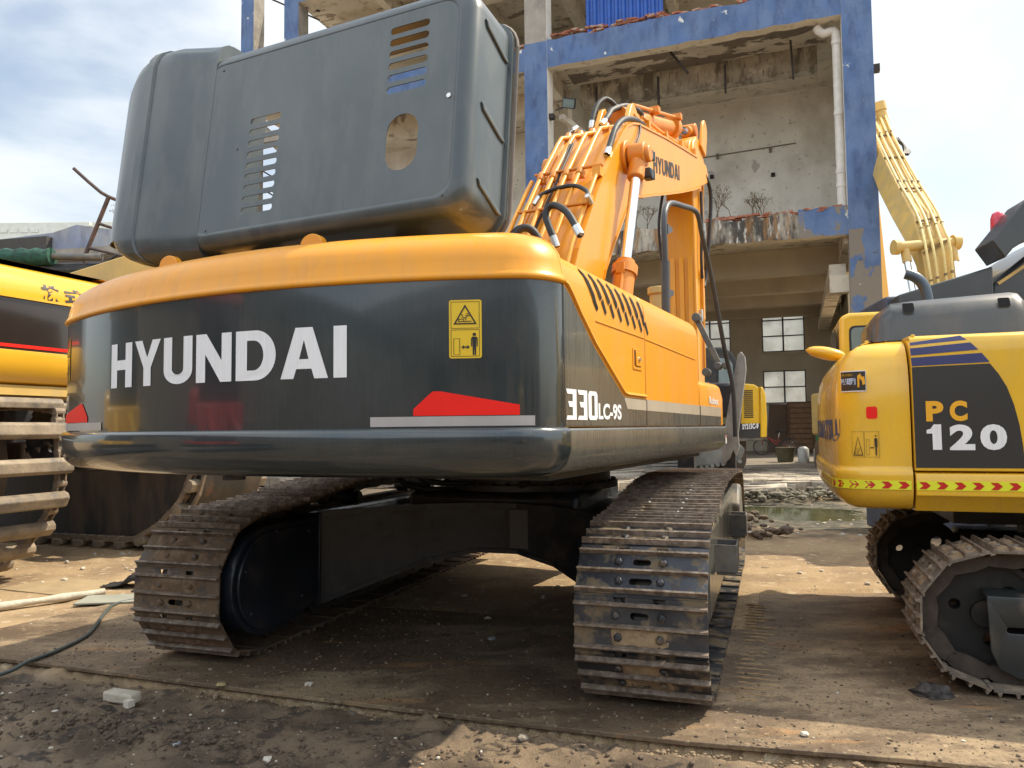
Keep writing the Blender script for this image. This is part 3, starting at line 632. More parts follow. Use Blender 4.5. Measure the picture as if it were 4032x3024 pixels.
hose([(-.1, 1.36, 4.27), (-.11, .9, 3.72), (-.15, .5, 3.2), (-.2, .0, 2.55)], .013, False)
hose([(-.13, 1.36, 4.27), (-.16, .9, 3.71), (-.2, .5, 3.17), (-.24, .0, 2.5)], .013, False)
hose([(.345, 2.25, 4.70), (.36, 2.15, 4.55), (.37, 2.02, 4.42), (.36, 1.95, 4.30)], .012, False)
# clamps across the boom back
for yy, zz in ((.62, 3.36), (1.02, 3.83)):
    mb = MB(); mb.beam((-.36, yy-.03, zz+.04), (.34, yy-.03, zz+.04), .05, .02); mb.build('pipe_bracket', orange2, BOOM, bevel=.004)
for c in ((.39, 2.32, 4.375), (.39, 2.30, 4.155)):
    l = MB(); l.box(-.03, .07, -.07, .07, -.06, .06, at=c); lo = l.build('work_lamp', blacksteel, BOOM, bevel=.02)
    MB().box(-.035, .075, .068, .075, -.05, .05, at=c).build('lens', glassgrey, lo)
MB().beam((.345, 1.95, 4.10), (.38, 2.28, 4.15), .03, .05).build('lamp_bracket', greysteel, BOOM)
# handrail, filler cap
mb = MB(); mb.tube([(1.30, -.52, 2.05), (1.30, -.50, 2.56)], .030, 10); mb.tube(spline([(1.30, -.50, 2.5), (1.30, -.51, 2.82), (1.30, -.45, 2.95), (1.30, -.30, 3.03), (1.30, .05, 3.10), (1.30, .45, 3.17), (1.30, .62, 3.15), (1.30, .75, 3.02), (1.32, 1.0, 2.70), (1.36, 1.3, 2.1), (1.40, 1.44, 1.75), (1.40, 1.5, 1.3)], 6), .021, 10)
for z in (2.32, 2.78): mb.prism([(-.48, z-.02), (-.36, z+.02), (-.35, z+.05), (-.48, z+.05)], 'x', 1.28, 1.32)
mb.build('handrail', M('slate handrail paint', (.05, .055, .06), .45, var=.2, vs=4), EX, smooth=60)
mb = MB(); mb.cyl((1.0, .42, 2.1), (1.0, .42, 2.50), .075, seg=20); mb.cyl((1.0, .42, 2.49), (1.0, .42, 2.55), .092, seg=20); fc = mb.build('filler_neck', yellow2, EX, bevel=.008)
MB().box(-1.4, .45, .47, 1.9, 1.16, 1.72).build('front_deck', blacksteel, EX, bevel=.02)
# cab on the far side
mb = MB(); mb.prism([(.5, 1.25), (2.3, 1.25), (2.35, 2.0), (2.1, 3.0), (.55, 3.05)], 'x', -1.45, -.5); mb.build('cab', glassdark, EX, bevel=.05)
MB().box(.36, 1.2, -2.4, -.2, 1.45, 2.08).build('fuel_tank', blacksteel, EX)
for k, pts in enumerate(([(-.5, -1.0, 1.17), (-.45, -.9, 1.02), (-.2, -.6, .98), (.1, -.3, 1.0)], [(-.62, -1.1, 1.17), (-.6, -.9, .98), (-.35, -.65, .93), (-.1, -.5, .95)], [(.5, -1.2, 1.17), (.45, -1.0, 1.04), (.3, -.8, .99), (.2, -.6, .98)])): MB().tube(spline(pts, 6), .022, 8).build('swivel_hose', rubber, EX, smooth=60)
# ---- undercarriage, slewed 7.3 degrees against the upper body
RZ = rad(7.3)
spec = (-1.94, .452, .418, 2.12, .50, .43, [(-1.5, .885), (-1.0, .955), (-.5, .995), (0, 1.0), (.7, .99), (1.4, .965)], 40)
spec_ = spec[:6]+(spec[6],)
TR = track(EX, 'track_chain', 1.28, .64, spec_, 40, [drysteel, edgesteel], rz=RZ, sq=.8, label='right track with scuffed steel shoes')
TL = track(EX, 'track_chain', -1.47, .62, spec_, 40, [mudsteel, edgesteel], rz=RZ, sq=.8, label='left track caked with brown mud')
mudcake = M('caked brown mud', (.165, .105, .062), .97, var=.3, vs=14, bump=.008, bs=60, layers=[((.25, .18, .12), 9, .56, .06, (1, 1, 1), None, .8), ((.085, .06, .045), 16, .60, .05, (1, 1, 1), None, .8)])
caked(TL, belt(*spec_, 40, .8), .62, lambda c: c.y < -.9 and c.z > .1, 3, mudcake)
caked(TR, belt(*spec_, 40, .8), .42, lambda c: (c.y < -1.9 and c.z < .55), 9, M('caked sandy mud', (.30, .22, .13), .97, var=.3, vs=14, bump=.006, bs=60, layers=[((.17, .12, .08), 9, .58, .06, (1, 1, 1), None, .8)]), hmax=.010)
def TP(mb, name, mat, **k): return mb.build(name, mat, EX, rz=RZ, **k)
# rear drive covers (inner side) and frames
for x0, sg in ((-1.47, 1), (1.28, -1)):
    def cov(i): return [(-1.43-i*0, .215+i), (-1.43, .80-i), (-1.62, .80-i)]+[(-1.95+(.355-i)*math.cos(rad(t)), .47+(.335-i)*math.sin(rad(t))) for t in range(95, 275, 12)]+[(-1.86, .135+i), (-1.75, .15+i)]
    xi = x0+sg*(.36 if sg > 0 else .31)
    mb = MB(); mb.prism(cov(0), 'x', x0+sg*.1, xi); mb.prism(cov(.035), 'x', xi, xi+sg*.022); mb.prism([(-1.44, .19), (-1.42, .19), (-1.42, .83), (-1.44, .83)], 'x', x0, xi+sg*.04)
    for y, z in ((-2.2, .56), (-1.9, .76), (-1.55, .72), (-1.62, .30), (-2.15, .3)): mb.cyl((xi, y, z), (xi+sg*.032, y, z), .017, seg=8)
    TP(mb, 'drive_cover', M('satin black cover', (.012, .016, .024), .28, var=.3, vs=3, bump=.0005, bs=25, layers=[((.07, .055, .04), 5, .62, .12, (1, 1, 1), .85, .6)]), bevel=.012)
    mb = MB(); mb.prism([(-1.45, .22), (1.75, .22), (1.75, .60), (1.2, .72), (-1.0, .72), (-1.45, .78)], 'x', x0-.17, x0+.17)
    mb.prism([(-1.3, .70), (-1.0, .76), (1.2, .74), (1.4, .66)], 'x', x0-.10, x0+.10)
    fr = TP(mb, 'track_frame', blacksteel, bevel=.03)
    mb = MB()                                                  # outer slanted cover with the dusty streaks
    o = -sg
    mb.prism([(-1.55, .74), (-1.35, .80), (1.3, .80), (1.6, .62), (1.6, .30), (-1.55, .25)], 'x', x0+o*.17, x0+o*.265)
    TP(mb, 'side_cover', dusty, bevel=.05)
    for yy in (-.95, .75):                                     # boarding steps
        mb = MB(); X0, X1 = x0+o*.26, x0+o*.40
        mb.box(X0, X1, yy-.13, yy-.118, .49, .66); mb.box(X0, X1, yy+.118, yy+.13, .49, .66)
        if o > 0: mb.box(X1-.012, X1, yy-.118, yy+.118, .49, .66)
        else: mb.box(X1, X1+.012, yy-.118, yy+.118, .49, .66)
        mb.box(min(X0, X1)+.013, max(X0, X1)-.013, yy-.117, yy+.117, .47, .488); TP(mb, 'step', greysteel, bevel=.004)
    for k in range(9):
        yy = -1.2+.34*k; mb = MB(); mb.cyl((x0-.2, yy, .18), (x0-.08, yy, .18), .085, seg=16); mb.cyl((x0+.08, yy, .18), (x0+.2, yy, .18), .085, seg=16); mb.cyl((x0-.08, yy, .18), (x0+.08, yy, .18), .06, seg=12); TP(mb, 'roller', blacksteel, smooth=40)
    for yy in (-.55, .85):
        mb = MB(); mb.cyl((x0-.17, yy, .86), (x0-.05, yy, .86), .07, seg=16); mb.cyl((x0+.05, yy, .86), (x0+.17, yy, .86), .07, seg=16); mb.cyl((x0-.2, yy, .86), (x0+.2, yy, .86), .045, seg=12); TP(mb, 'carrier_roller', blacksteel, smooth=40)
    mb = MB(); mb.cyl((x0-.08, 2.12, .50), (x0+.08, 2.12, .50), .38, seg=32); mb.cyl((x0-.045, 2.12, .50), (x0+.045, 2.12, .50), .41, seg=32); TP(mb, 'idler', greysteel, smooth=40)
    mb = MB(); mb.cyl((x0-.04, -1.9, .452), (x0+.04, -1.9, .452), .35, seg=32); mb.cyl((x0-.24, -1.9, .452), (x0+.24, -1.9, .452), .30, seg=32)
    for k in range(20):
        a = 2*math.pi*k/20; mb.box(-.035, .035, .33, .40, -.025, .025, rot=Matrix.Rotation(a, 3, 'X'), at=(x0, -1.9, .452))
    TP(mb, 'sprocket', greysteel)
    if sg < 0:                                                 # front guards on the near side
        mb = MB(); mb.prism([(1.15, .70), (1.45, .86), (1.62, .84), (1.72, .62), (1.72, .40), (1.2, .35)], 'x', x0+.13, x0+.33); TP(mb, 'guide_guard', greysteel, bevel=.03)
# car body: arched cross member
f = [(-1.13, -1.36, .20, .80), (-.80, -1.12, .33, .815), (-.50, -.92, .45, .825), (-.15, -.80, .52, .83), (.15, -.80, .52, .83), (.45, -.90, .46, .825), (.72, -1.08, .36, .815), (.95, -1.28, .25, .80)]
def body_ring(p, q): return [(p[0], p[1], p[2]), (p[0], p[1], p[3]), (q[0], q[1], q[3]), (q[0], q[1], q[2])]
mb = MB(); mb.loft([body_ring(p, (p[0], -p[1]*.9, p[2], p[3])) for p in f]); TP(mb, 'car_body', blacksteel, bevel=.012)
mb = MB(); mb.loft([[(p[0], p[1]-.012, z) for z in (p[3]-.01, p[3]+.03)]+[(p[0], p[1]+.06, z) for z in (p[3]+.03, p[3]-.01)] for p in f]); mb.loft([[(p[0], p[1]-.012, z) for z in (p[2]-.02, p[2]+.01)]+[(p[0], p[1]+.06, z) for z in (p[2]+.01, p[2]-.02)] for p in f]); TP(mb, 'flange', blacksteel)
MB_ = MB(); MB_.box(.10, .36, -.83, -.806, .54, .82); TP(MB_, 'access_plate', M('grey access plate', (.07, .065, .06), .4), bevel=.004)
mb = MB(); mb.box(-.75, .6, -.75, .75, .55, .93); TP(mb, 'car_body', blacksteel, bevel=.05)
# ================= the roofless looking concrete workshop behind
concrete = M('bare concrete', (.30, .27, .23), .9, var=.18, vs=1.5, bump=.006, bs=12, layers=[((.14, .12, .10), 1.3, .55, .12, (1, 1, .5), None, .7), ((.40, .36, .30), 5, .60, .06, (1, 1, 1), None, .6)])
lime = M('grimy whitewash', (.80, .77, .70), .9, var=.10, vs=.9, bump=.004, bs=9, layers=[((.42, .36, .28), .8, .58, .12, (1, 1, .8), None, .5), ((.40, .37, .34), 1.6, .66, .015, (1, 1, 1), None, .7), ((.28, .22, .16), 7, .66, .04, (1, 1, 1), None, .6)])
soffit = M('peeling soffit plaster', (.62, .56, .46), .9, var=.10, vs=1, bump=.006, bs=9, layers=[((.20, .16, .12), .8, .60, .015, (1, 2.2, 1), None, .85), ((.30, .25, .19), 3, .60, .06, (1, 1, 1), None, .6)])
brownwall = M('dim ochre wall', (.50, .44, .34), .9, var=.12, vs=.7, bump=.004, bs=8, layers=[((.36, .30, .22), .9, .55, .15, (1, 1, .7), None, .5)])
bluepaint = M('weathered blue render', (.068, .125, .265), .75, var=.2, vs=1.6, bump=.005, bs=10, layers=[
    ((.15, .215, .35), 1.6, .50, .14, (1.2, 1.2, .6), None, .6), ((.035, .05, .13), 3.2, .60, .08, (1, 1, .35), None, .6),
    ((.30, .34, .42), 26, .66, .03, (1, 1, .6), None, .5), ((.62, .62, .58), 1.9, .69, .006, (1, 1, 1), None, 1.)])
bluepeel = M('peeled blue render', (.068, .125, .265), .8, var=.2, vs=1.6, bump=.01, bs=9, layers=[
    ((.15, .215, .35), 1.6, .50, .14, (1.2, 1.2, .6), None, .6), ((.20, .175, .145), .85, .50, .012, (1.1, 1.1, .8), None, 1.), ((.55, .54, .50), 1.6, .63, .012, (1, 1, 1), None, .9), ((.07, .06, .05), 2.4, .66, .02, (1, 1, 1), None, .9)])
stained = M('stained peeling beam render', (.40, .36, .29), .9, var=.2, vs=2, bump=.01, bs=8, layers=[
    ((.045, .04, .035), 1.3, .47, .06, (1.4, 1, .45), None, .95), ((.30, .15, .05), 2.4, .55, .07, (2.4, 1, .35), None, .8), ((.60, .58, .52), 3.2, .60, .04, (2, 1, .5), None, .8), ((.05, .04, .03), 9, .60, .05, (2.5, 1, .3), None, .7)])
BL = empty('workshop_building', (10.249, 20.952, 0), 20.4, 'derelict concrete frame workshop with weathered blue painted columns and beams', 'building')
def BB(name, mat, *a, par=None, **k):
    mb = MB()
    for q in a: mb.box(*q)
    return mb.build(name, mat, par or BL, **k)
def faced(name, x0, x1, y0, y1, z0, z1, front, rest, jag=0, bottom=None):
    """box whose front face (towards -y) is painted; subdivided so that edges can be knocked about"""
    mb = MB(); n = max(1, int(max(x1-x0, .01)/.3)) if jag else 1
    xs = [x0+(x1-x0)*i/n for i in range(n+1)]; R_ = random.Random(name+str(x0)+str(z0))
    zt = [z1-(R_.random()**3)*jag for _ in xs]; zb = [z0+(R_.random()**3)*jag*.6 for _ in xs]
    vs = []
    for x, a, b in zip(xs, zb, zt): vs += [(x, y0, a), (x, y0, b), (x, y1, b), (x, y1, a)]
    for i in range(n):
        k = 4*i; mb.add([], [])
        mb.f += [(k, k+4, k+5, k+1)]; mb.m += [0]; mb.f += [(k+1, k+5, k+6, k+2), (k+2, k+6, k+7, k+3), (k+3, k+7, k+4, k)]; mb.m += [1, 1, 1]
    mb.v = vs; mb.f += [(0, 1, 2, 3), (4*n, 4*n+3, 4*n+2, 4*n+1)]; mb.m += [1, 1]
    return mb.build(name, [front, rest], BL)
PIT = [(-.84, -.05), (-10.39, -9.61), (-19.85, -19.22), (-21.82, -21.24)]
for i, (a, b) in enumerate(PIT):
    if i == 0:
        faced('column', a, b, 0, .62, .2, 6.85, bluepeel, concrete); faced('column', a, b, 0, .62, 6.85, 24, bluepaint, lime)
    elif i == 1:
        faced('column', a, b, 0, .62, .2, 13.95, bluepaint, lime); faced('column', a+.02, b-.02, .01, .60, 13.95, 24, concrete, lime)
    else: faced('column', a, b, 0, .62, .2, 24, bluepaint, concrete)
faced('beam', -9.61, -.84, .02, .40, 13.05, 14.0, bluepaint, soffit, .10)
faced('beam', -19.22, -10.39, .02, .40, 13.05, 13.9, bluepaint, soffit, .14)
faced('beam', -9.61, -2.15, .02, .40, 6.72, 7.52, stained, soffit, .16); faced('beam', -2.15, -.84, .02, .40, 6.72, 7.56, bluepeel, soffit, .08)
faced('beam', -19.22, -10.39, .02, .40, 6.72, 7.52, stained, soffit, .16)
faced('beam', -21.24, -19.85, .02, .40, 6.72, 7.45, bluepaint, soffit); faced('beam', -19.22, -.84, .02, .40, 17.25, 18.0, bluepaint, soffit)
# slabs, cross beams
BB('floor_slab', soffit, (-21.8, -.06, .40, 6.5, 13.72, 13.98)); BB('floor_slab', soffit, (-21.8, -.06, .42, 15, 7.2, 7.5)); BB('floor_slab', soffit, (-19.9, -.06, .42, 6.5, 17.8, 18.0))
damaged = M('spalled beam concrete', (.42, .38, .31), .95, var=.3, vs=2, bump=.02, bs=7, layers=[((.15, .125, .10), 1.6, .52, .06, (1.5, 1, .45), None, .9), ((.60, .56, .48), 3, .62, .04, (1, 1, 1), None, .8), ((.07, .055, .045), 7, .62, .05, (2, 1, .4), None, .8)])
spalled = M('spalled ceiling', (.52, .46, .37), .95, var=.15, vs=1.5, bump=.02, bs=7, layers=[((.13, .10, .08), .9, .50, .012, (.6, 1.4, 1), None, .9), ((.07, .055, .045), 3, .62, .04, (1, 1, 1), None, .7)])
BB('ceiling', spalled, (-9.5, -1.1, .45, 2.95, 13.66, 13.715))
for y, z0 in ((3.0, 12.9), ):
    BB('cross_beam', damaged, (-9.3, -1.4, y, y+.45, z0, 13.71)); BB('cross_beam', soffit, (-19.2, -10.2, y, y+.4, z0, 13.71))
for x in (-15.0, -10.15, -.70): BB('cross_beam', soffit, (x, x+.30, .42, 6.3, 13.1, 13.70))
for x in (-16.5, -13.2, -10.15, -6.5, -3.2): BB('cross_beam', soffit, (x, x+.3, .42, 6.3, 17.2, 17.79))
BB('cross_beam', soffit, (-19.2, -10.2, 2.2, 2.5, 17.1, 17.5))
for x in (-9.2, -.95): BB('cross_beam', soffit, (x, x+.4, .42, 14.8, 6.55, 7.18))
for y in (3.4, 7.0, 10.4, 13.6): BB('cross_beam', brownwall, (-20, -.55, y, y+.45, 6.35, 7.19))
BB('crane_rail', soffit, (-1.35, -.9, .8, 14.6, 5.7, 6.05)); BB('corbel', soffit, (-1.35, -.84, .62, 1.05, 5.2, 5.69))
# walls
BB('wall', lime, (-20.6, -.10, 6.5, 6.75, 7.5, 13.719)); BB('wall', lime, (-.32, -.07, .63, 6.5, 7.5, 13.719)); BB('wall', lime, (-9.9, -9.75, 3.4, 6.5, 7.5, 13.719))
BB('wall', brownwall, (-19.2, -.10, 6.5, 6.75, 14.0, 17.8)); BB('wall', brownwall, (-.35, -.12, .7, 4.2, .2, 7.2), (-.35, -.12, 9.5, 15.2, .2, 7.2))
# window wall at the back of the ground floor
wins = [(-3.83, -1.94, 4.86, 7.12, 2, 3), (-3.83, -1.94, 2.43, 3.97, 2, 2), (-7.2, -5.28, 4.86, 7.12, 2, 3), (-7.2, -5.28, 2.43, 3.97, 2, 2), (-10.6, -8.7, 4.86, 7.12, 2, 3)]
vs, fs = curve_mesh([[(-21.5, .2), (-.36, .2), (-.36, 7.19), (-21.5, 7.19)]]+[[(a, c), (b, c), (b, d), (a, d)] for a, b, c, d, _, _ in wins])
mb = MB(); mb.add([(x, 15.0, z) for x, z in vs], fs); mb.add([(x, 15.25, z) for x, z in vs], fs)
for a, b, c, d, _, _ in wins:
    mb.add([(a, 15, c), (b, 15, c), (b, 15, d), (a, 15, d), (a, 15.25, c), (b, 15.25, c), (b, 15.25, d), (a, 15.25, d)], [(0, 1, 5, 4), (1, 2, 6, 5), (2, 3, 7, 6), (3, 0, 4, 7)])
mb.build('wall', brownwall, BL)
pane = M('frosted window pane', (.82, .85, .82), .6, var=.06, vs=1.2, trans=.75, layers=[((.50, .50, .46), 1.3, .52, .10, (1, 1, 1), None, .7), ((.30, .29, .26), 4, .64, .03, (1, 1, .7), None, .6)])
for a, b, c, d, nx, nz_ in wins:
    mb = MB(); t = .045
    mb.box(a, b, 15.08, 15.14, c, c+t); mb.box(a, b, 15.08, 15.14, d-t, d); mb.box(a, a+t, 15.081, 15.139, c+t, d-t); mb.box(b-t, b, 15.081, 15.139, c+t, d-t)
    for i in range(1, nx): x = a+(b-a)*i/nx; mb.box(x-t*.8, x+t*.8, 15.082, 15.138, c+t, d-t)
    for j in range(1, nz_): z = c+(d-c)*j/nz_; mb.box(a+t, b-t, 15.083, 15.137, z-t*.6, z+t*.6)
    wf = mb.build('window', ink, BL)
    MB().box(a+.01, b-.01, 15.10, 15.11, c+.01, d-.01).build('pane', pane, wf)
    BB('window_sill', brownwall, (a-.1, b+.1, 14.9, 15.0, c-.12, c-.02))
mb = MB(); mb.add([(-3.86, 14.985, 1.35), (-2.55, 14.985, 1.35), (-2.45, 14.985, 1.6), (-2.5, 14.985, 2.2), (-2.8, 14.985, 2.28), (-2.82, 14.985, 2.42), (-3.86, 14.985, 2.42)], [(0, 1, 2, 3, 4, 5, 6)]); mb.build('pasted_sheet', M('pale paper', (.62, .66, .62), .8), BL, solid=.004)
# drain pipe of the upper floor
pvc = M('grubby white plastic pipe', (.66, .63, .58), .5, var=.1, layers=[((.4, .34, .26), 2, .56, .1, (1, 1, .6), None, .5)])
mb = MB(); P = [(-1.48, .47, 13.02), (-1.42, .47, 12.90), (-1.30, .47, 12.80), (-1.14, .47, 12.82), (-1.02, .47, 12.83), (-.97, .47, 12.75), (-.96, .47, 12.5), (-.96, .47, 7.62)]
mb.tube(P, .125, 14)
for z in (8.2, 8.6, 10.3, 12.4): mb.cyl((-.96, .47, z), (-.96, .47, z+.14), .143, seg=14)
mb.build('drain_pipe', pvc, BL, smooth=50)
# rubble and bricks on the ledges
brick = M('broken red brick', (.36, .12, .065), .9, var=.3, vs=6, rnd=.2, layers=[((.38, .34, .28), 6, .55, .06, (1, 1, 1), None, .9), ((.1, .06, .04), 4, .6, .06, (1, 1, 1), None, .7)])
def brick_row(x0, x1, y, z, n, h, sc=1.):
    mb = MB(); R_ = random.Random(n+int(x0*10))
    for i in range(n):
        x = x0+(x1-x0)*R_.random(); lv = int(R_.random()*h)
        rot = Matrix.Rotation(R_.uniform(-.15, .15), 3, 'Z') @ Matrix.Rotation(R_.uniform(-.1, .1), 3, 'Y')
        mb.box(-.12*sc, .12*sc, -.055, .055, 0, .055, rot=rot, at=(x, y+R_.uniform(0, .2), z+lv*.058+R_.uniform(-.02, .02)))
    return mb
brick_row(-9.4, -5.9, .06, 13.96, 70, 4).build('broken_bricks', brick, BL); brick_row(-5.9, -3.4, .06, 13.97, 30, 2).build('broken_bricks', brick, BL)
brick_row(-11.9, -10.5, .06, 13.8, 20, 3).build('broken_bricks', brick, BL); brick_row(-4.8, -.95, .05, 7.46, 60, 2).build('broken_bricks', brick, BL)
# blue corrugated sheet leaning in the third storey
cor = [(x, .95+.035*(1 if int((x+9)/.12) % 2 else -1)) for x in [-8.55+.04*k for k in range(65)]]
mb = MB(); mb.loft([[(x, y, z) for x, y in cor] for z in (14.0, 17.6)], caps=(False, False), closed=False); mb.build('corrugated_sheet', M('bright blue sheet metal', (.02, .09, .38), .45, var=.15, vs=3), BL, solid=.003)
# hanging iron straps, cable tray on the wall
iron = M('rusty black iron', (.035, .028, .024), .8, var=.3)
for x, y, z0, z1, dx in ((-8.45, 1.9, 12.1, 13.0, 0), (-6.35, 1.9, 11.9, 13.0, 0), (-4.2, 1.9, 12.1, 13.0, 0), (-2.2, 1.4, 12.0, 13.2, .05), (-5.8, .9, 12.5, 13.3, .55)):
    MB().beam((x, y, z1), (x+dx, y, z0), .13, .06).build('iron_strap', iron, BL)
wire = M('dusty cable conduit', (.22, .18, .14), .9)
mb = MB(); mb.beam((-9.0, 6.46, 11.55), (-2.1, 6.46, 11.75), .03, .035)
for x in (-7, -4.9, -3.0): mb.box(x-.05, x+.05, 6.40, 6.46, 11.52, 11.72)
mb.build('cable_conduit', wire, BL)
for x, z in ((-5.2, 10.8), (-5.6, 9.9), (-3.0, 10.6)): BB('socket', iron, (x, x+.14, 6.42, 6.49, z, z+.14))
# flood lamp beside the middle column
l = MB(); l.box(-.22, .22, -.06, .06, -.16, .16, rot=Matrix.Rotation(.5, 3, 'X') @ Matrix.Rotation(.25, 3, 'Y'), at=(-9.05, .55, 12.0)); l.beam((-9.5, .5, 11.8), (-9.1, .6, 11.95), .05, .05); fl = l.build('flood_lamp', blacksteel, BL, bevel=.02)
MB().box(-.19, .19, -.075, -.062, -.13, .13, rot=Matrix.Rotation(.5, 3, 'X') @ Matrix.Rotation(.25, 3, 'Y'), at=(-9.05, .55, 12.0)).build('lens', glassgrey, fl)
MB().beam((-9.4, .8, 11.7), (-7.6, 4.5, 10.6), .18, .18).build('brace', soffit, BL)
for z in (11.4, 9.4): BB('bracket', iron, (-9.60, -9.45, .1, .3, z, z+.16))
BB('bracket', iron, (-.05, .12, .1, .3, 11.3, 11.5))
# end bay railing and stair
mb = MB()
for z in (18.1, 17.4, 17.75): mb.beam((-21.2, 1.0, z+.9), (-19.4, 1.6, z), .05, .05)
mb.beam((-19.95, 1.4, 16.4), (-19.95, 1.4, 18.2), .05, .05); mb.beam((-20.6, 1.2, 16.6), (-20.6, 1.2, 18.6), .05, .05)
mb.build('stair_railing', iron, BL)
BB('stair_beam', concrete, (-21.2, -19.9, .1, .5, 12.2, 12.6)); MB().beam((-21.2, .5, 12.9), (-19.0, .5, 10.8), .3, .35).build('stair_flight', concrete, BL)
for z in (11.3, 10.6): MB().beam((-21.2, .5, z), (-19.6, .5, z-1.0), .05, .05).build('stair_railing', iron, BL)
# paved apron in front, worn tiles
tile = M('worn pale tile', (.46, .40, .31), .85, var=.18, vs=5, rnd=.0, bump=.004, bs=20, layers=[((.16, .13, .10), 1.6, .50, .06, (1, 1, 1), None, .9), ((.24, .19, .14), 8, .58, .06, (1, 1, 1), None, .7)])
slab = M('dirty concrete floor', (.24, .20, .155), .9, var=.2, vs=2, bump=.004, bs=15, layers=[((.12, .10, .08), 1.2, .53, .1, (1, 1, 1), None, .7)])
o = MB().box(-24, .6, -.1, 16, -.2, .2).build('workshop_floor', slab, None); o.matrix_world = BL.matrix_basis; tag(o, kind='structure')
mb = MB(); R_ = random.Random(5)
y = -6.9
j = 0
while y < -.2:
    x = -24+(j % 2)*.3
    while x < .9:
        if not (y < -5.2 and R_.random() < .45 + (.3 if -2.7 < x < -1.3 else 0)) and R_.random() < .95: mb.box(x+.006, x+.594, y+.006, y+.294, .0, .19+R_.uniform(-.012, .012))
        x += .6
    y += .3; j += 1
o = mb.build('pavement', tile, None, bevel=0); o.matrix_world = BL.matrix_basis; tag(o, kind='structure')
# ================= the smaller yellow excavator on the right, seen from its right rear
PC = empty('compact_excavator', (2.262, 4.363, 0), 109, 'yellow excavator with a charcoal side panel lettered PC 120, at the right edge', 'excavator')
def pc_outline(i):
    base = [(0, -.004), (-.002, -.12), (-.014, -.24), (-.040, -.315), (-.075, -.365), (-.125, -.395), (-.2, -.412), (-.4, -.422), (-.8, -.43), (-1.25, -.432)]
    out = []
    for k, (x, y) in enumerate(base):
        a = Vector(base[max(k-1, 0)]); b = Vector(base[min(k+1, len(base)-1)]); d = (b-a).normalized(); nrm = Vector((-d.y, d.x)) if False else Vector((d.y, -d.x))
        # inward offset
        q = Vector((x, y))-Vector((-d.y, d.x))*i
        if k == 0: q.y = -.004
        out.append((q.x, q.y))
    full = out+[(-2.5-x, y) for x, y in out[::-1][1:]]
    return full
def inward_ok():
    a = pc_outline(.1); return a[4][0] < -.075
SG = 1 if inward_ok() else -1
def pcring(z, i): return [(x, y, z) for x, y in pc_outline(SG*i)]
secs = [(.905, .16), (.912, .10), (.935, .055), (.98, .02), (1.03, .004), (1.10, 0), (1.128, .002), (1.140, .010), (1.148, .022), (1.16, .024), (1.45, .022), (1.62, .028), (1.72, .045), (1.79, .075), (1.84, .115), (1.875, .17), (1.893, .24), (1.90, .33)]
mb = MB(); mb.loft([pcring(z, i) for z, i in secs]); PCW = mb.build('counterweight', yellow, PC, smooth=50)
# body panels forward of the seam
prof = [(-.5, 1.135), (0, 1.135), (0, 1.80), (-.004, 1.85), (-.02, 1.885), (-.05, 1.902), (-.10, 1.908), (-.5, 1.92)]
mb = MB(); mb.loft([[(x, y, z) for x, z in prof] for y in (.006, .75)]); SP = mb.build('side_panel', yellow, PC, bevel=.006, smooth=45)
mb = MB(); mb.loft([[(x, y, z) for x, z in prof] for y in (.757, 1.6)]); mb.build('side_panel', yellow, PC, bevel=.006, smooth=45)
sk = [(-.5, .9), (-.07, .905), (-.012, .985), (.006, .998), (.008, 1.10), (-.002, 1.12), (-.03, 1.128), (-.5, 1.128)]
mb = MB(); mb.loft([[(x, y, z) for x, z in sk] for y in (.008, 2.2)]); PSK = mb.build('deck_skirt', yellow, PC, bevel=.004, smooth=45)
MB().box(-2.5, -.51, .01, 3.0, .88, 1.85).build('engine_bay', blacksteel, PC)
MB().box(-1.9, -.6, .3, 2.0, .78, .90).build('turntable', blacksteel, PC)
Fp = lambda o=0: (lambda y, z: (.0022+o, y, z))
blk = [(.012, 1.153), (.544, 1.153), (.541, 1.199), (.535, 1.29), (.524, 1.39), (.503, 1.50), (.473, 1.598), (.437, 1.67), (.397, 1.729), (.010, 1.721)]
decal('side_decal', [blk], Fp(), decalblk, SP)
for pl in ([(.004, 1.862), (.263, 1.893), (.292, 1.867), (.006, 1.846)], [(.004, 1.829), (.308, 1.850), (.345, 1.808), (.007, 1.788)], [(.007, 1.775), (.360, 1.789), (.397, 1.737), (.010, 1.727)]):
    decal('stripe', [[(y, min(z, 1.845) if z > 1.85 and False else z) for y, z in pl]], lambda y, z: ((.0025 if z < 1.8 else .0025-.004*(z-1.8)/.05 if z < 1.85 else -.0015-.016*(z-1.85)/.035), y, z), navy, SP)
for ch, a, b in (('P', .072, .160), ('C', .190, .277)): lettering('model_letters', ch, lambda u, v: (.0052, a+(b-a)*u, 1.413+.114*v), pcorange, SP, .05)
decal('model_number', [[(.071, 1.365), (.071, 1.345), (.100, 1.345), (.100, 1.254), (.145, 1.254), (.145, 1.396), (.108, 1.396), (.092, 1.372)]], Fp(.003), white, SP)
for ch, a, b in (('2', .184, .308), ('0', .334, .462)): lettering('model_number', ch, lambda u, v: (.0052, a+(b-a)*u, 1.252+.142*v), white, SP, .045)
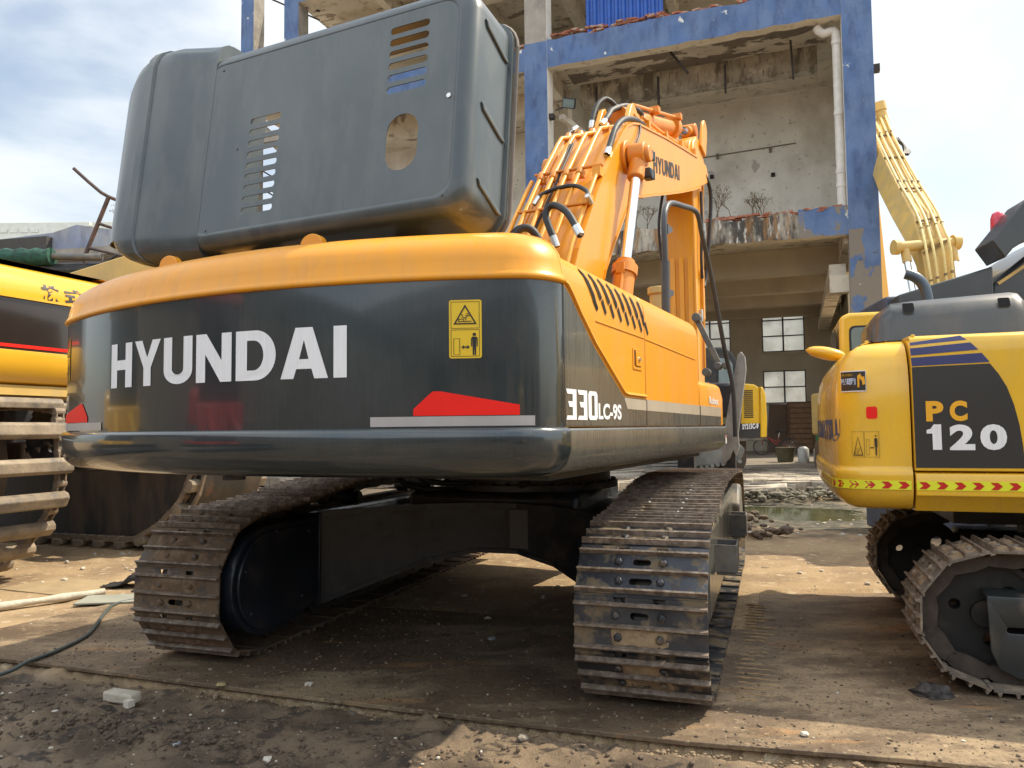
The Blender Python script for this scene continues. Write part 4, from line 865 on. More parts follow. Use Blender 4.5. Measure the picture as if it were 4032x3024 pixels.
# chevron tape along the skirt and the counterweight
def chev(name, par, fn, u0, u1, step, right=True):
    n = max(2, int((u1-u0)/.02)); strip('reflective_tape', u0, u1, 0, 1, n, fn(0), hiviz, par)
    mb = MB(); u = u0+.01
    while u+step*.62 < u1:
        w_ = step*.42; s_ = step*.25
        for a, b in (((0, .12), (0, .5)), ((0, .88), (0, .5))):
            v0, v1 = a[1], b[1]
            q = [(u, v0), (u+w_, v0), (u+w_+s_, v1), (u+s_, v1)]
            mb.add([fn(.0015)(*p) for p in q], [(0, 1, 2, 3)])
        u += step
    mb.build('chevron_pattern', chevred, par)
chev('t', PSK, lambda o: (lambda u, v: (.0095+o, u, 1.028+.052*v)), .012, 2.0, .0875)
arcl = [0]; O_ = pc_outline(0)
for a, b in zip(O_, O_[1:]): arcl.append(arcl[-1]+math.dist(a, b))
def on_pc(s, z, o, i=0):
    Oo = pc_outline(SG*(i-.0025-o))
    for k in range(len(arcl)-1):
        if s <= arcl[k+1]:
            t = (s-arcl[k])/(arcl[k+1]-arcl[k]); return (Oo[k][0]*(1-t)+Oo[k+1][0]*t, Oo[k][1]*(1-t)+Oo[k+1][1]*t, z)
    return (Oo[-1][0], Oo[-1][1], z)
chev('t', PCW, lambda o: (lambda u, v: on_pc(max(2.0-u, .004), 1.028+.052*v+.0*u, o, .002)), .6, 1.99, .0875)
# stickers, reflector and rear lettering
on = lambda u, v, l, s0, s1, z0, z1: on_pc(s1+(s0-s1)*u, z0+(z1-z0)*v, l*.0015, .024)
decal('reflector', [rrect(0, 1, 0, 1, .2)], lambda u, v: on(u, v, .5, .172, .232, 1.432, 1.503), red, PCW)
sticker(PCW, lambda u, v, l: on(u, v, l, .164, .326, 1.205, 1.364), False, None, mat=yellow)
st = strip('safety_sticker', 0, 1, 0, 1, 6, lambda u, v: on(u, v, .2, .226, .392, 1.592, 1.716), white, PCW)
strip('panel', .02, .98, .05, .95, 6, lambda u, v: on(u, v, .7, .226, .392, 1.592, 1.716), M('sticker black', (.03, .025, .02), .4), st)
lettering('text', '守ろう車間距離', lambda u, v: on(.04+.60*u, .32+.34*v, 1.6, .226, .392, 1.592, 1.716), M('pale blue text', (.55, .65, .85), .4), st, .03)
lettering('text', '〜未来につなぐ安全の心〜', lambda u, v: on(.06+.5*u, .74+.12*v, 1.6, .226, .392, 1.592, 1.716), labely, st, .0)
decal('emblem', [[(.70, .2), (.70, .75), (.80, .85), (.86, .7), (.95, .7), (.97, .35), (.88, .3), (.86, .5), (.80, .6), (.77, .6), (.76, .2)]], lambda u, v: on(u, v, 1.6, .226, .392, 1.592, 1.716), pcorange, st)
lettering('lettering', 'KOMATSU', lambda u, v: on_pc(2.42-(2.42-.42)*u, 1.30+.135*v, .001, .024), navy, PCW, .05)
# black engine hood
hr = []
hp = [(-.02, .70), (-.35, .72), (-.42, .68)]
def hood_sec(y, zt, xin): return [(x, y, z) for x, z in [(-.30-xin, 1.90), (-.34-xin, zt-.13), (-.38-xin, zt-.05), (-.46-xin, zt), (-.7, zt+.01), (-1.0, zt+.01), (-1.05, 1.90)]]
mb = MB(); mb.loft([hood_sec(-.15, 2.02, .12), hood_sec(-.13, 2.06, .06), hood_sec(-.09, 2.11, .02), hood_sec(-.03, 2.155, 0), hood_sec(.10, 2.165, 0), hood_sec(.62, 2.185, 0), hood_sec(.665, 2.175, 0), hood_sec(.70, 2.13, .01), hood_sec(.73, 2.02, .03)])
HB = mb.build('engine_hood', M('satin charcoal hood', (.045, .047, .045), .32, var=.15, vs=2, coat=.3, layers=[((.16, .12, .08), 2, .58, .12, (1, 1, .6), .6, .5)]), PC, bevel=.012, smooth=45)
for y0, y1 in ((.026, .090), (.535, .598)):
    vent = decal('vent', [rrect(y0, y1, 2.085, 2.142, .010)], lambda y, z: (-.343-.5*max(0, z-2.075) if y < .3 else -.347-.45*max(0, z-2.09), y, z), M('dark opening', (.006, .006, .006), .9), HB)
MB().cyl((-.62, .18, 1.9), (-.62, .18, 2.0), .05).build('neck', blacksteel, PC)
mb = MB(); P = spline([(-1.0, .28, 2.05), (-1.0, .27, 2.27), (-1.0, .245, 2.36), (-1.0, .20, 2.41), (-1.0, .145, 2.435)], 6); mb.tube(P, .037, 14); mb.build('exhaust_pipe', M('dark exhaust steel', (.10, .12, .14), .35, metal=.6), PC, smooth=50)
# cab on the far side
mb = MB(); mb.prism([(-.26, .95), (.9, .95), (1.1, 2.0), (1.0, 2.26), (-.17, 2.27), (-.24, 2.24)], 'x', -2.5, -1.62); CB = mb.build('cab', yellow, PC, bevel=.03)
decal('cab_window', [rrect(-.175, .45, 1.93, 2.165, .04)], lambda y, z: (-1.616, y, z), M('rubber trim', (.02, .02, .02), .6), CB); decal('cab_window', [rrect(-.160, .43, 1.95, 2.15, .035)], lambda y, z: (-1.613, y, z), glassgrey, CB)
decal('cab_window', [rrect(-2.4, -1.72, 1.5, 2.17, .04)], lambda x, z: (x, -.268 if z < 2 else -.262, z), glassdark, CB)
# mirror
mb = MB(); rg = []
for k in range(9):
    t = -1+2*k/8; r = math.sqrt(max(1-t*t, .02)); rg.append([(-.62+.16*t, -.30+.05*r*math.cos(a), 1.905+.055*r*math.sin(a)+.02*t) for a in [2*math.pi*j/14 for j in range(14)]])
mb = MB(); rg = []
for k in range(11):
    t = -1+2*k/10; r = math.sqrt(max(1-t*t, .01)); rg.append([(-1.30+.08*r*math.cos(a), -.36+.145*t, 1.93+.05*r*math.sin(a)-.03*t) for a in [2*math.pi*j/14 for j in range(14)]])
mb.loft(rg); mb.build('mirror', yellow, PC, smooth=60)
for x, y in ((-.06, .018), (-.3, -.2)): MB().box(x-.02, x+.02, y, y+.02, 1.88, 1.912).build('hinge', yellow, PC, bevel=.004)
# boom folded forward (off frame), undercarriage
mb = MB(); mb.prism([(1.8, 1.2), (2.2, 1.2), (3.6, 2.6), (3.4, 2.9), (1.7, 1.9)], 'x', -1.3, -.9); mb.build('boom', yellow, PC, bevel=.02)
spec = (.30, .385, .345, 3.05, .385, .345, [(.8, .735), (1.6, .74), (2.4, .735)])
pcmud = M('caked track shoe', (.20, .155, .11), .85, var=.35, vs=9, rnd=.3, bump=.006, bs=35, layers=[((.11, .095, .08), 7, .53, .07, (1, 1, 1), .6, .8), ((.34, .27, .19), 18, .6, .06, (1, 1, 1), None, .6)])
TN = track(PC, 'track_chain', .03, .50, spec, 36, [pcmud, edgesteel], tg=.022)
caked(TN, belt(*spec, 36), .47, lambda c: c.y < 1.1 and c.z > .05, 21, M('ochre caked earth', (.24, .165, .095), .97, var=.35, vs=14, bump=.008, bs=50, layers=[((.12, .09, .065), 10, .56, .06, (1, 1, 1), None, .8)]), hmax=.022)
track(PC, 'track_chain', -1.93, .50, spec, 36, [pcmud, edgesteel], tg=.022)
for x0 in (.03, -1.93):
    vs, fs = curve_mesh([circ(.30, .385, .265, 32), circ(.30+.12, .385+.10, .045, 12), circ(.30-.14, .385+.04, .03, 10), circ(.30+.02, .385-.14, .035, 10)])
    mb = MB(); mb.add([(x0+.045, y, z) for y, z in vs], fs); mb.add([(x0-.045, y, z) for y, z in vs], fs)
    mb.loft([[(x0+a, .30+r*math.cos(t), .385+r*math.sin(t)) for t in [2*math.pi*k/32 for k in range(32)]] for a, r in ((-.06, .265), (-.06, .295), (.06, .295), (.06, .265), (-.06, .265))], caps=(False, False))
    mb.cyl((x0-.08, .3, .385), (x0+.08, .3, .385), .07); mb.build('idler', M('near black cast steel', (.010, .010, .010), .6, var=.3, vs=4, layers=[((.07, .055, .04), 6, .60, .08, (1, 1, 1), .9, .6)]), PC, smooth=35)
    MB().box(x0-.16, x0+.16, .55, 2.7, .16, .60).build('track_frame', blacksteel, PC, bevel=.03)
    for k in range(6): MB().cyl((x0-.15, .75+.33*k, .15), (x0+.15, .75+.33*k, .15), .07).build('roller', blacksteel, PC, smooth=40)
# boxed guard plate bolted over the idler fork
ply = [(.285, .50), (1.2, .50), (1.2, .10), (.60, .09), (.42, .085), (.33, .13), (.295, .22)]
vs, fs = curve_mesh([ply, rrect(.37, .475, .315, .345, .014)]); mb = MB(); mb.add([(.215, y, z) for y, z in vs], fs)
mb.add([(.215, .285, .5), (.215, 1.2, .5), (.06, 1.2, .52), (.06, .285, .52)], [(0, 1, 2, 3)]); mb.build('guard_plate', M('grey green guard plate', (.032, .036, .036), .35, var=.2, layers=[((.16, .13, .10), 5, .58, .1, (1, 1, .7), .7, .6)]), PC, solid=.012, bevel=.006)
MB().box(-1.7, -.2, .9, 2.2, .35, .72).build('car_body', blacksteel, PC, bevel=.04)
# ================= pontoon (marsh) excavator on the left
PT = empty('marsh_excavator', (-4.28, 7.4, 0), 20.4, 'large yellow excavator on marsh pontoons with a glossy brown black band, at the left edge', 'excavator')
# counterweight, rear face in the plane x = 0 looking right; y runs away from the camera
def oc(i, ya=-2.0, yb=1.0, r=.16):
    o = []
    for cx, cy, a0 in ((-r, ya+r, -90), (-r, yb-r, 0)):
        for k in range(7):
            a = rad(a0+90*k/6); o.append((cx+(r-i)*math.cos(a), cy+(r-i)*math.sin(a)))
    return o+[(-1.6, yb-i), (-1.6, ya+i)]
sec = [(1.835, .30), (1.84, .18), (1.87, .08), (1.93, .03), (2.02, .0), (2.10, -.01), (2.150, -.005), (2.152, .02), (2.62, .02), (2.622, -.005), (2.70, -.002), (2.78, .02), (2.86, .06), (2.92, .13), (2.955, .22), (2.975, .34), (2.985, .5)]
def part(z0, z1): return [s for s in sec if z0 <= s[0] <= z1]
for nm, a, b, mt in (('counterweight', 1.8, 2.151, yellow3), ('counterweight_band', 2.151, 2.621, brownblk), ('counterweight_cap', 2.621, 3.0, yellow3)):
    mb = MB(); mb.loft([[(x, y, z) for x, y in oc(i)] for z, i in part(a, b)]); o = mb.build(nm, mt, PT, smooth=50)
    if nm == 'counterweight_band': band = o
    if nm == 'counterweight_cap': pcap = o
strip('stripe', -1.9, .17, 2.175, 2.205, 2, lambda y, z: (-.016, y, z), red, band)
vs, fs = curve_mesh([rrect(.15, .83, 2.165, 2.61, .05), rrect(.165, .815, 2.18, 2.595, .045)]); mb = MB(); mb.add([(-.012, y, z) for y, z in vs], fs); mb.build('panel_edge', brownblk, band, solid=.006)
decal('lettering', [rrect(.27, .55, 2.22, 2.56, .06)], lambda y, z: (-.0165, y, z), white, band)
def KX(z): return .007 if z < 2.7 else .007-.023*(z-2.7)/.08 if z < 2.78 else -.016-.042*(z-2.78)/.08
PR = M('brush lettering', (.05, .045, .04), .5)
for k, ch in enumerate('株式会社'): lettering('brush_lettering', ch, lambda u, v: (KX(2.645+.15*v), -.30+.245*k+.20*u, 2.645+.15*v), PR, pcap, .045)
decal('reflector', [circ(-.99, 2.05, .05, 20)], lambda y, z: (.011, y, z), red, PT)
MB().box(-3.5, -.1, -1.8, .8, 1.75, 1.84).build('deck', yellow2, PT)
MB().box(-3.2, -.7, -1.6, .6, 2.0, 2.95).build('engine_cover', yellow3, PT, bevel=.05)
mb = MB(); mb.cyl((-.5, .18, 2.9), (-.48, .16, 3.04), .05); mb.build('exhaust_pipe', M('dark exhaust steel', (.10, .12, .14), .35, metal=.6), PT, smooth=40)
hull = M('dark pontoon hull', (.028, .027, .026), .6, var=.3, vs=2, bump=.002, bs=12, layers=[((.14, .10, .07), 2.2, .56, .1, (1.5, 1, .35), .85, .7), ((.16, .07, .035), 3, .66, .03, (1, 1, 1), .8, .6)])
barm = M('dried mud channel steel', (.27, .215, .15), .8, var=.25, vs=7, rnd=.2, bump=.004, bs=30, layers=[((.11, .095, .085), 5, .54, .08, (1, 1, 1), .6, .8), ((.25, .20, .14), 14, .58, .08, (1, 1, 1), None, .7)])
chainm = M('dry clay chain steel', (.24, .19, .14), .8, metal=.2, var=.3, vs=8, bump=.003, bs=30)
def pontoon(y0, y1, bx, lab):
    """hull between y0 and y1, bow at x = 0; bars wrap round it"""
    P = [(-5.2, 1.52), (-.35, 1.52), (-.16, 1.50), (-.05, 1.38), (-.01, 1.15), (-.02, .90), (-.10, .66), (-.25, .44), (-.48, .24), (-.80, .09), (-1.25, .02), (-5.2, .0)]
    P = [(x-(bx if z > .3 else bx*.4) if x > -2 else x, z) for x, z in P]
    mb = MB(); mb.prism(P, 'y', y0+.16, y1-.10); h = mb.build('pontoon', hull, PT, bevel=.03); h['label'] = lab
    mb = MB()
    for a, b in zip(P[1:-1], P[2:]): mb.beam((a[0], y0+.14, a[1]), (b[0], y0+.14, b[1]), .04, .035)
    mb.build('rim', chainm, h)
    path = [(-5.0, 1.71), (-3, 1.72), (-.42, 1.72), (-.02, 1.66), (.03, 1.36), (.06, 1.12), (.05, .88), (-.10, .56), (-.44, .26), (-.85, .06), (-5, .05)]
    L = [0]
    for a, b in zip(path, path[1:]): L.append(L[-1]+math.dist(a, b))
    s = .20
    while s < L[-1]:
        for i in range(len(path)-1):
            if s <= L[i+1]:
                t = (s-L[i])/(L[i+1]-L[i]); a, b = path[i], path[i+1]; c = (a[0]+(b[0]-a[0])*t, a[1]+(b[1]-a[1])*t); d = Vector((b[0]-a[0], 0, b[1]-a[1])).normalized(); break
        n_ = Vector((-d.z, 0, d.x))                     # outward
        q = Vector((c[0], 0, c[1])); w_ = .075
        sec_ = [(-w_, -.035), (-w_, .02), (-w_*.6, .055), (w_*.6, .055), (w_, .02), (w_, -.035)]
        mb = MB(); mb.loft([[q+d*u+n_*v+Vector((0, y, 0)) for u, v in sec_] for y in (y0, y1)]); mb.build('track_bar', barm, h, bevel=.008)
        s += .335
    for yc in (y1-.05, y0+.08):
        mb = MB(); s = .0; prev = None
        while s < L[-1]:
            for i in range(len(path)-1):
                if s <= L[i+1]:
                    t = (s-L[i])/(L[i+1]-L[i]); a, b = path[i], path[i+1]; c = Vector((a[0]+(b[0]-a[0])*t, yc, a[1]+(b[1]-a[1])*t)); d = Vector((b[0]-a[0], 0, b[1]-a[1])).normalized(); break
            n_ = Vector((-d.z, 0, d.x)); c = c-n_*.06
            if prev is not None:
                for dy in (-.035, .035): mb.beam(prev+Vector((0, dy, 0)), c+Vector((0, dy, 0)), .06, .014, up=(0, 1, 0))
            mb.cyl(c-Vector((0, .05, 0)), c+Vector((0, .05, 0)), .035, seg=10); prev = c; s += .155
        mb.build('chain', chainm, h)
    return h
N_ = pontoon(-1.35, 0, .62, 'near pontoon with mud dried channel bars'); F_ = pontoon(1.58, 2.90, -.13, 'far pontoon with dark stained hull side')
for hh, yc in ((N_, .045), (F_, 1.50)):
    vs, fs = curve_mesh([circ(-.30, 1.36, .27, 28), circ(-.20, 1.45, .04, 12), circ(-.38, 1.47, .04, 12), circ(-.22, 1.25, .04, 12), circ(-.40, 1.24, .04, 12)])
    mb = MB(); mb.add([(x, yc, z) for x, z in vs], fs); mb.build('sprocket', blacksteel, hh, solid=.03)
    mb = MB(); mb.cyl((-.30, yc-.12, 1.36), (-.30, yc+.1, 1.36), .10)
    for k in range(14):
        a = 2*math.pi*k/14; mb.box(.25, .31, -.02, .02, -.025, .025, rot=Matrix.Rotation(a, 3, 'Y'), at=(-.30, yc, 1.36))
    mb.build('hub', blacksteel, hh)
for yy in (.3, 1.1): MB().box(-3.6, -1.0, yy, yy+.35, .95, 1.3).build('cross_member', hull, PT, bevel=.03)
MB().cyl((-2.2, .8, 1.3), (-2.2, .8, 1.76), .6, seg=32).build('turntable', blacksteel, PT)
# ================= boom with a green wrapped hose bundle, resting beyond it
GB = empty('dark_boom_arm', (-8.06, 12, 0), 0, 'dark hydraulic boom arm wrapped in green netting, lying behind the marsh excavator', 'boom arm')
def tb(name, pts, r, mat, **k): mb = MB(); mb.tube([Vector(p)-Vector((-8.06, 12, 0)) for p in pts], r, 14); return mb.build(name, mat, GB, smooth=50, **k)
tb('cylinder', [(-8.9, 12, 4.22), (-6.45, 12, 4.16)], .055, greysteel); tb('boom', [(-9.5, 12.1, 3.98), (-6.35, 12.1, 3.97)], .12, blacksteel)
tb('wrapping', [(-9.5+.12*k, 11.98, 4.16+.012*(k % 2)) for k in range(20)], [.125+.02*(k % 2) for k in range(20)], M('green netting', (.015, .07, .045), .7, var=.5, vs=14, bump=.01, bs=20))
tb('hose', [Vector(p) for p in spline([(-8.9, 12.0, 4.06), (-7, 12.0, 4.0), (-6.5, 12.0, 3.99), (-6.35, 12, 4.1), (-6.2, 12, 4.2)], 6)], .02, rubber)
MB().box(-1.2, 1.2, .0, .9, 0, 3.9).build('mast', blacksteel, GB)
# ================= a plain yellow boom showing between the two machines
YB = empty('yellow_boom', (-6.0, 11.0, 0), 15, 'plain yellow boom section behind the raised dark hood, left side', 'boom')
mb = MB(); mb.prism([(-1.1, 3.52), (1.1, 3.95), (2.2, 3.9), (2.2, 3.2), (-1.1, 3.0)], 'y', -.2, .2); mb.build('boom_section', yellow2, YB, bevel=.02)
MB().box(1.0, 1.6, -.3, .3, 0, 3.3).build('boom_mount', yellow2, YB, bevel=.02)
# ================= low blue building, roof crates, ladder rail, far left
LB = empty('low_blue_building', (-18, 30, 0), 12, 'low building with a mottled pale blue upper wall, far left behind the machines', 'building')
bluew = M('mottled pale blue wall', (.22, .25, .34), .9, var=.25, vs=.8, layers=[((.36, .35, .33), .9, .52, .1, (1, 1, .5), None, .7), ((.12, .11, .10), 1.5, .60, .1, (1, 1, .3), None, .6)])
mb = MB(); mb.prism([(-9, 0), (5, 0), (5, 8.9), (2.9, 9.2), (1.0, 9.55), (.1, 9.35), (-.1, 9.3), (-9, 8.9)], 'y', 0, 6); mb.build('wall', bluew, LB)
MB().box(-9, 5.2, -.8, -.01, 8.1, 8.4).build('canopy', concrete, LB); MB().box(-9, -.1, -.3, -.01, 8.4, 9.1).build('parapet', M('sooty concrete', (.06, .055, .05), .9), LB)
for k, (x0, x1) in enumerate(((-22.5, -18.3), (-18.2, -16.15))):
    mb = MB(); mb.box(x0, x1, 33.0, 35.2, 9.40, 10.55)
    for i in range(4): mb.box(x0+.3+i*.45, x0+.65+i*.45, 32.97, 32.999, 10.1, 10.3)
    o = mb.build('storage_crate', M('cream plastic crate', (.66, .64, .54), .6, var=.08), None, bevel=.05); tag(o, ['long cream crate standing on the low roof, left one', 'short cream crate with slotted sides on the low roof'][k], 'crate', 'crates on the low roof')
MB().box(-7, 2.5, 6.01, 9, 0, 9.40).build('rear_wing', concrete, LB)
RL = empty('pipe_ladder', (-6.24, 12.2, 0), 0, 'bent brown tube ladder rail sticking up against the sky at the left', 'ladder')
rust = M('rusty brown tube', (.07, .05, .045), .7, var=.3, layers=[((.16, .08, .05), 9, .55, .1, (1, 1, 1), None, .7)])
def rl(pts, r=.028): mb = MB(); mb.tube([Vector(p)-Vector((-6.1, 12.2, 0)) for p in pts], r, 8); return mb.build('rail', rust, RL, smooth=60)
rl([(-6.90, 12.2, 5.66), (-6.66, 12.2, 5.44), (-6.45, 12.2, 5.26), (-6.33, 12.2, 5.19), (-6.0, 12.2, 5.05), (-5.5, 12.2, 4.9)]); rl([(-6.32, 12.2, 5.2), (-6.68, 12.2, 4.25), (-6.78, 12.2, 3.4)], .034)
rl([(-6.50, 12.2, 4.76), (-5.5, 12.2, 4.42)], .024); rl([(-6.64, 12.2, 4.36), (-5.5, 12.2, 4.08)], .024)
MB().box(-.9, .6, 0, .6, 0, 3.6).build('stand', blacksteel, RL)
# ================= tall pale yellow excavator boom on the right, behind
TB = empty('tall_boom_excavator', (9.6, 18.6, 0), 0, 'faded yellow excavator with a very tall boom rising past the workshop corner', 'excavator')
TO = Vector((9.6, 18.6, 0))
BLp = [(9.40, 17, 2.4), (9.331, 17, 4.026), (9.243, 17, 4.88), (9.317, 17.3, 5.592), (9.5, 17.9, 6.325), (9.762, 19.3, 7.674), (10.476, 21.6, 9.491), (11.003, 23.2, 10.675)]
BRp = [(9.99, 17, 2.4), (9.918, 17, 4.019), (9.882, 17, 5.323), (9.937, 17.3, 5.81), (10.104, 17.9, 6.418), (10.41, 19.3, 7.643), (11.075, 21.6, 9.553), (11.592, 23.2, 11.0)]
FLp = [(9.55, 17.6, 2.4), (9.5, 17.6, 4.12), (9.356, 17.6, 5.038), (9.27, 17.9, 5.708), (9.30, 18.5, 6.40), (9.68, 19.9, 7.50), (10.5, 22.2, 9.15), (11.05, 23.8, 10.3)]
def LT(p): return Vector(p)-TO
rings = [[LT(a), LT(b), LT(c)+(LT(b)-LT(a))*.98, LT(c)] for a, b, c in zip(BLp, BRp, FLp)]
mb = MB(); mb.loft(rings); TBB = mb.build('boom', yellow2, TB, bevel=.03)
cyp = M('cream yellow pipe', (.72, .56, .22), .45, var=.1)
for fx in (.10, .34, .64, .88):
    P = [LT(a).lerp(LT(b), fx)+Vector((-.02, -.07, .02)) for a, b in zip(BLp, BRp)]
    mb = MB(); P2 = spline(P, 6); mb.tube(P2, .030, 8); o = mb.build('hydraulic_pipe', cyp, TB, smooth=60)
    for k in (9, 20, 29, 37): MB().cyl(P2[k], P2[k].lerp(P2[k+1], .3), .040, seg=8).build('pipe_clamp', M('rust stained bracket', (.22, .15, .08), .7), o)
for k in (8, 15, 22, 28, 33, 37):
    i = min(k//6, 6); t = (k-6*i)/6; a = LT(BLp[i]).lerp(LT(BLp[i+1]), t); b = LT(BRp[i]).lerp(LT(BRp[i+1]), t); MB().beam(a+Vector((0, -.05, 0)), a.lerp(b, .9)+Vector((0, -.05, 0)), .05, .04).build('pipe_bracket', M('rust stained bracket', (.22, .15, .08), .7), TB)
mb = MB(); mb.cyl(LT((8.70, 17.25, 5.40)), LT((10.15, 17.25, 5.50)), .12, seg=20); mb.cyl(LT((8.68, 17.25, 5.40)), LT((8.80, 17.25, 5.40)), .17, seg=20); mb.cyl(LT((10.02, 17.25, 5.50)), LT((10.17, 17.25, 5.50)), .17, seg=20); mb.build('pin_boss', yellow2, TB, smooth=40)
for xa, xb in ((8.93, 9.10), (10.0, 10.06)):
    c = MB(); c.cyl(LT((xa, 17.25, 5.42)), LT((xa+.03, 17.2, 5.05)), .10); c.cyl(LT((xb+.05, 17.0, 2.0)), LT((xb+.02, 17.05, 3.6)), .13); cy = c.build('boom_cylinder', yellow2, TB, smooth=40)
    MB().cyl(LT((xa+.02, 17.2, 5.1)), LT((xb, 17.05, 3.5)), .068).build('rod', chrome, cy, smooth=40)
c = MB(); c.cyl(LT((11.30, 23.0, 11.15)), LT((11.62, 23.0, 9.75)), .16, seg=18); c.cyl(LT((11.28, 23.0, 11.2)), LT((11.33, 23.0, 10.95)), .20, seg=18); c.build('arm_cylinder', yellow2, TB, smooth=40)
c = MB()
for k in range(5): c.tube([LT(p) for p in spline([(11.35+.07*k, 22.6, 9.95), (11.62+.05*k, 22.4, 9.75-.06*k), (11.60+.04*k, 22.2, 9.4), (11.3+.06*k, 21.9, 9.2)], 5)], .04, 8)
c.build('hydraulic_hose', rubber, TB, smooth=60)
MB().box(-1.0, 1.4, .2, 3.6, 1.1, 2.3).build('body', yellow2, TB, bevel=.08); MB().box(-1.0, -.5, -.2, 3.6, 0, 1.0).build('track', mudsteel, TB, bevel=.2); MB().box(.9, 1.5, -.2, 3.6, 0, 1.0).build('track', mudsteel, TB, bevel=.2)
# ================= broad amber boom plate showing beside the column
AB = empty('amber_boom', (10.9, 22.9, 0), 0, 'flat amber boom plate tapering upwards right beside the blue workshop column', 'boom')
mb = MB(); mb.prism([(-.55, .3), (.40, .3), (.37, 4.9), (.13, 8.53), (.09, 8.9), (-.4, 8.9)], 'y', -.2, .2); mb.build('boom_plate', yellow3, AB, bevel=.03)
# ================= dark machine with beacon, far right
DM = empty('black_machine', (6.2, 9.0, 0), 10, 'black machine with a hooded guard and a red beacon, at the far right edge', 'machine')
dmm = M('charcoal machine paint', (.035, .038, .038), .35, var=.2, vs=2, coat=.3)
mb = MB(); mb.prism([(-.50, 0), (1.8, 0), (1.8, 4.1), (.45, 3.75), (.05, 3.50), (-.22, 3.28), (-.47, 3.08), (-.50, 2.95)], 'y', 0, 1.6); mb.build('cab', dmm, DM, bevel=.05)
mb = MB(); mb.beam((-.42, -.02, 3.05), (.9, -.02, 3.95), .01, .035); mb.build('trim', yellow2, DM)
mb = MB(); mb.prism([(-.60, 3.50), (-.21, 3.98), (1.2, 4.20), (1.2, 3.9), (.30, 3.66), (.05, 3.60), (-.22, 3.50), (-.38, 3.40), (-.47, 3.29)], 'y', -.35, .15); mb.build('light_guard', dmm, DM, bevel=.015)
bc = M('red beacon glass', (.60, .02, .05), .15, coat=.5)
mb = MB(); mb.tube([(-.28, .25, 3.72), (-.28, .25, 3.90), (-.28, .25, 3.96), (-.28, .25, 3.985)], [.085, .08, .06, .02], 14); mb.build('beacon', bc, DM, smooth=60)
MB().box(-1.6, -.5, .3, 1.5, 0, 3.0).build('body', M('dull blue grey body', (.06, .07, .10), .6, var=.3, vs=2), DM, bevel=.04)
mb = MB(); mb.prism([(-1.55, 2.95), (-.5, 3.25), (-.5, 2.6), (-1.55, 2.6)], 'y', -.1, .25); mb.build('fender', dmm, DM, bevel=.02)
# ================= excavator with black cab working inside the yard, in front of the workshop
SY = empty('parked_excavator', (5.2, 20.3, 0.0), -62, 'distant excavator with black cab and yellow rear marked SY215C-9, below the workshop windows', 'excavator')
SYW = Matrix.Rotation(rad(62), 3, 'Z')
# simple local frame aligned with the picture plane is easier: parts are placed through a helper
def sl_(x, y, z): return SYW.transposed() @ (Vector((x, y, z))-Vector((5.2, 19.2, 0)))
def sprism(name, poly, y0, y1, mat, par=SY, **k):
    mb = MB(); n = len(poly); mb.add([sl_(x, y0-(x-5.2)*.12, z) for x, z in poly]+[sl_(x, y1-(x-5.2)*.12, z) for x, z in poly], [tuple(range(n)), tuple(range(n, 2*n))]+[(i, (i+1) % n, n+(i+1) % n, n+i) for i in range(n)])
    return mb.build(name, mat, par, **k)
sprism('engine_cover', [(5.6, 1.22), (6.30, 1.22), (6.34, 1.5), (6.34, 2.30), (6.30, 2.40), (6.2, 2.46), (5.6, 2.52)], 18.7, 20.6, yellow, bevel=.04)
rear = sprism('counterweight', [(6.305, 1.10), (6.46, 1.10), (6.48, 1.6), (6.46, 2.2), (6.40, 2.36), (6.345, 2.40)], 18.62, 20.9, yellow, bevel=.05)
sprism('lower_band', [(5.3, 1.10), (6.30, 1.10), (6.30, 1.45), (5.3, 1.45)], 18.655, 18.72, M('charcoal decal', (.035, .033, .030), .38))
lettering('model_number', 'SY215C-9', lambda u, v: tuple(sl_(5.86+.40*u, 18.64-(5.86+.40*u-5.2)*.12, 1.30+.14*v+.02*u)), white, SY, .04)
for k in range(12): pass
mb = MB()
for k in range(14): mb.add([sl_(x, 18.69-(x-5.2)*.12, z) for x, z in ((5.93+.01*(k % 2), 1.6+.052*k), (6.16, 1.6+.052*k), (6.16, 1.63+.052*k), (5.93+.01*(k % 2), 1.63+.052*k))], [(0, 1, 2, 3)])
mb.build('grille', ink, SY)
sprism('cab', [(4.95, 1.25), (5.72, 1.22), (5.80, 1.6), (5.80, 2.45), (5.72, 3.05), (5.60, 3.28), (5.35, 3.40), (4.75, 3.40), (4.7, 2.0)], 18.4, 20.0, M('matt black cab', (.022, .021, .019), .45, var=.15, layers=[((.1, .08, .06), 5, .58, .1, (1, 1, 1), .8, .5)]), bevel=.06)
sprism('cab_window', [(5.22, 2.20), (5.62, 2.15), (5.58, 2.95), (5.50, 3.08), (5.25, 3.12)], 18.33, 18.39, glassgrey, bevel=.01)
sprism('cab_window', [(5.24, 1.45), (5.60, 1.42), (5.61, 2.0), (5.24, 2.05)], 18.33, 18.39, M('olive cab glass', (.10, .11, .05), .15), bevel=.01)
mb = MB(); mb.tube([sl_(*p) for p in spline([(5.66, 18.3, 2.9), (5.80, 18.25, 2.8), (5.84, 18.25, 2.5), (5.80, 18.25, 2.35)], 5)], .02); mb.build('grab_rail', ink, SY)
sprism('boom', [(3.5, 2.10), (5.05, 2.12), (5.1, 2.38), (4.9, 2.50), (3.5, 2.62)], 18.0, 18.35, M('dark boom brown', (.07, .05, .035), .4, var=.2), bevel=.04)
sprism('deck', [(4.6, .95), (6.42, 1.02), (6.42, 1.12), (4.6, 1.15)], 18.7, 20.6, greysteel, bevel=.03)
sprism('slew_ring', [(5.0, .8), (5.9, .8), (5.9, .98), (5.0, .98)], 19.2, 20.2, blacksteel)
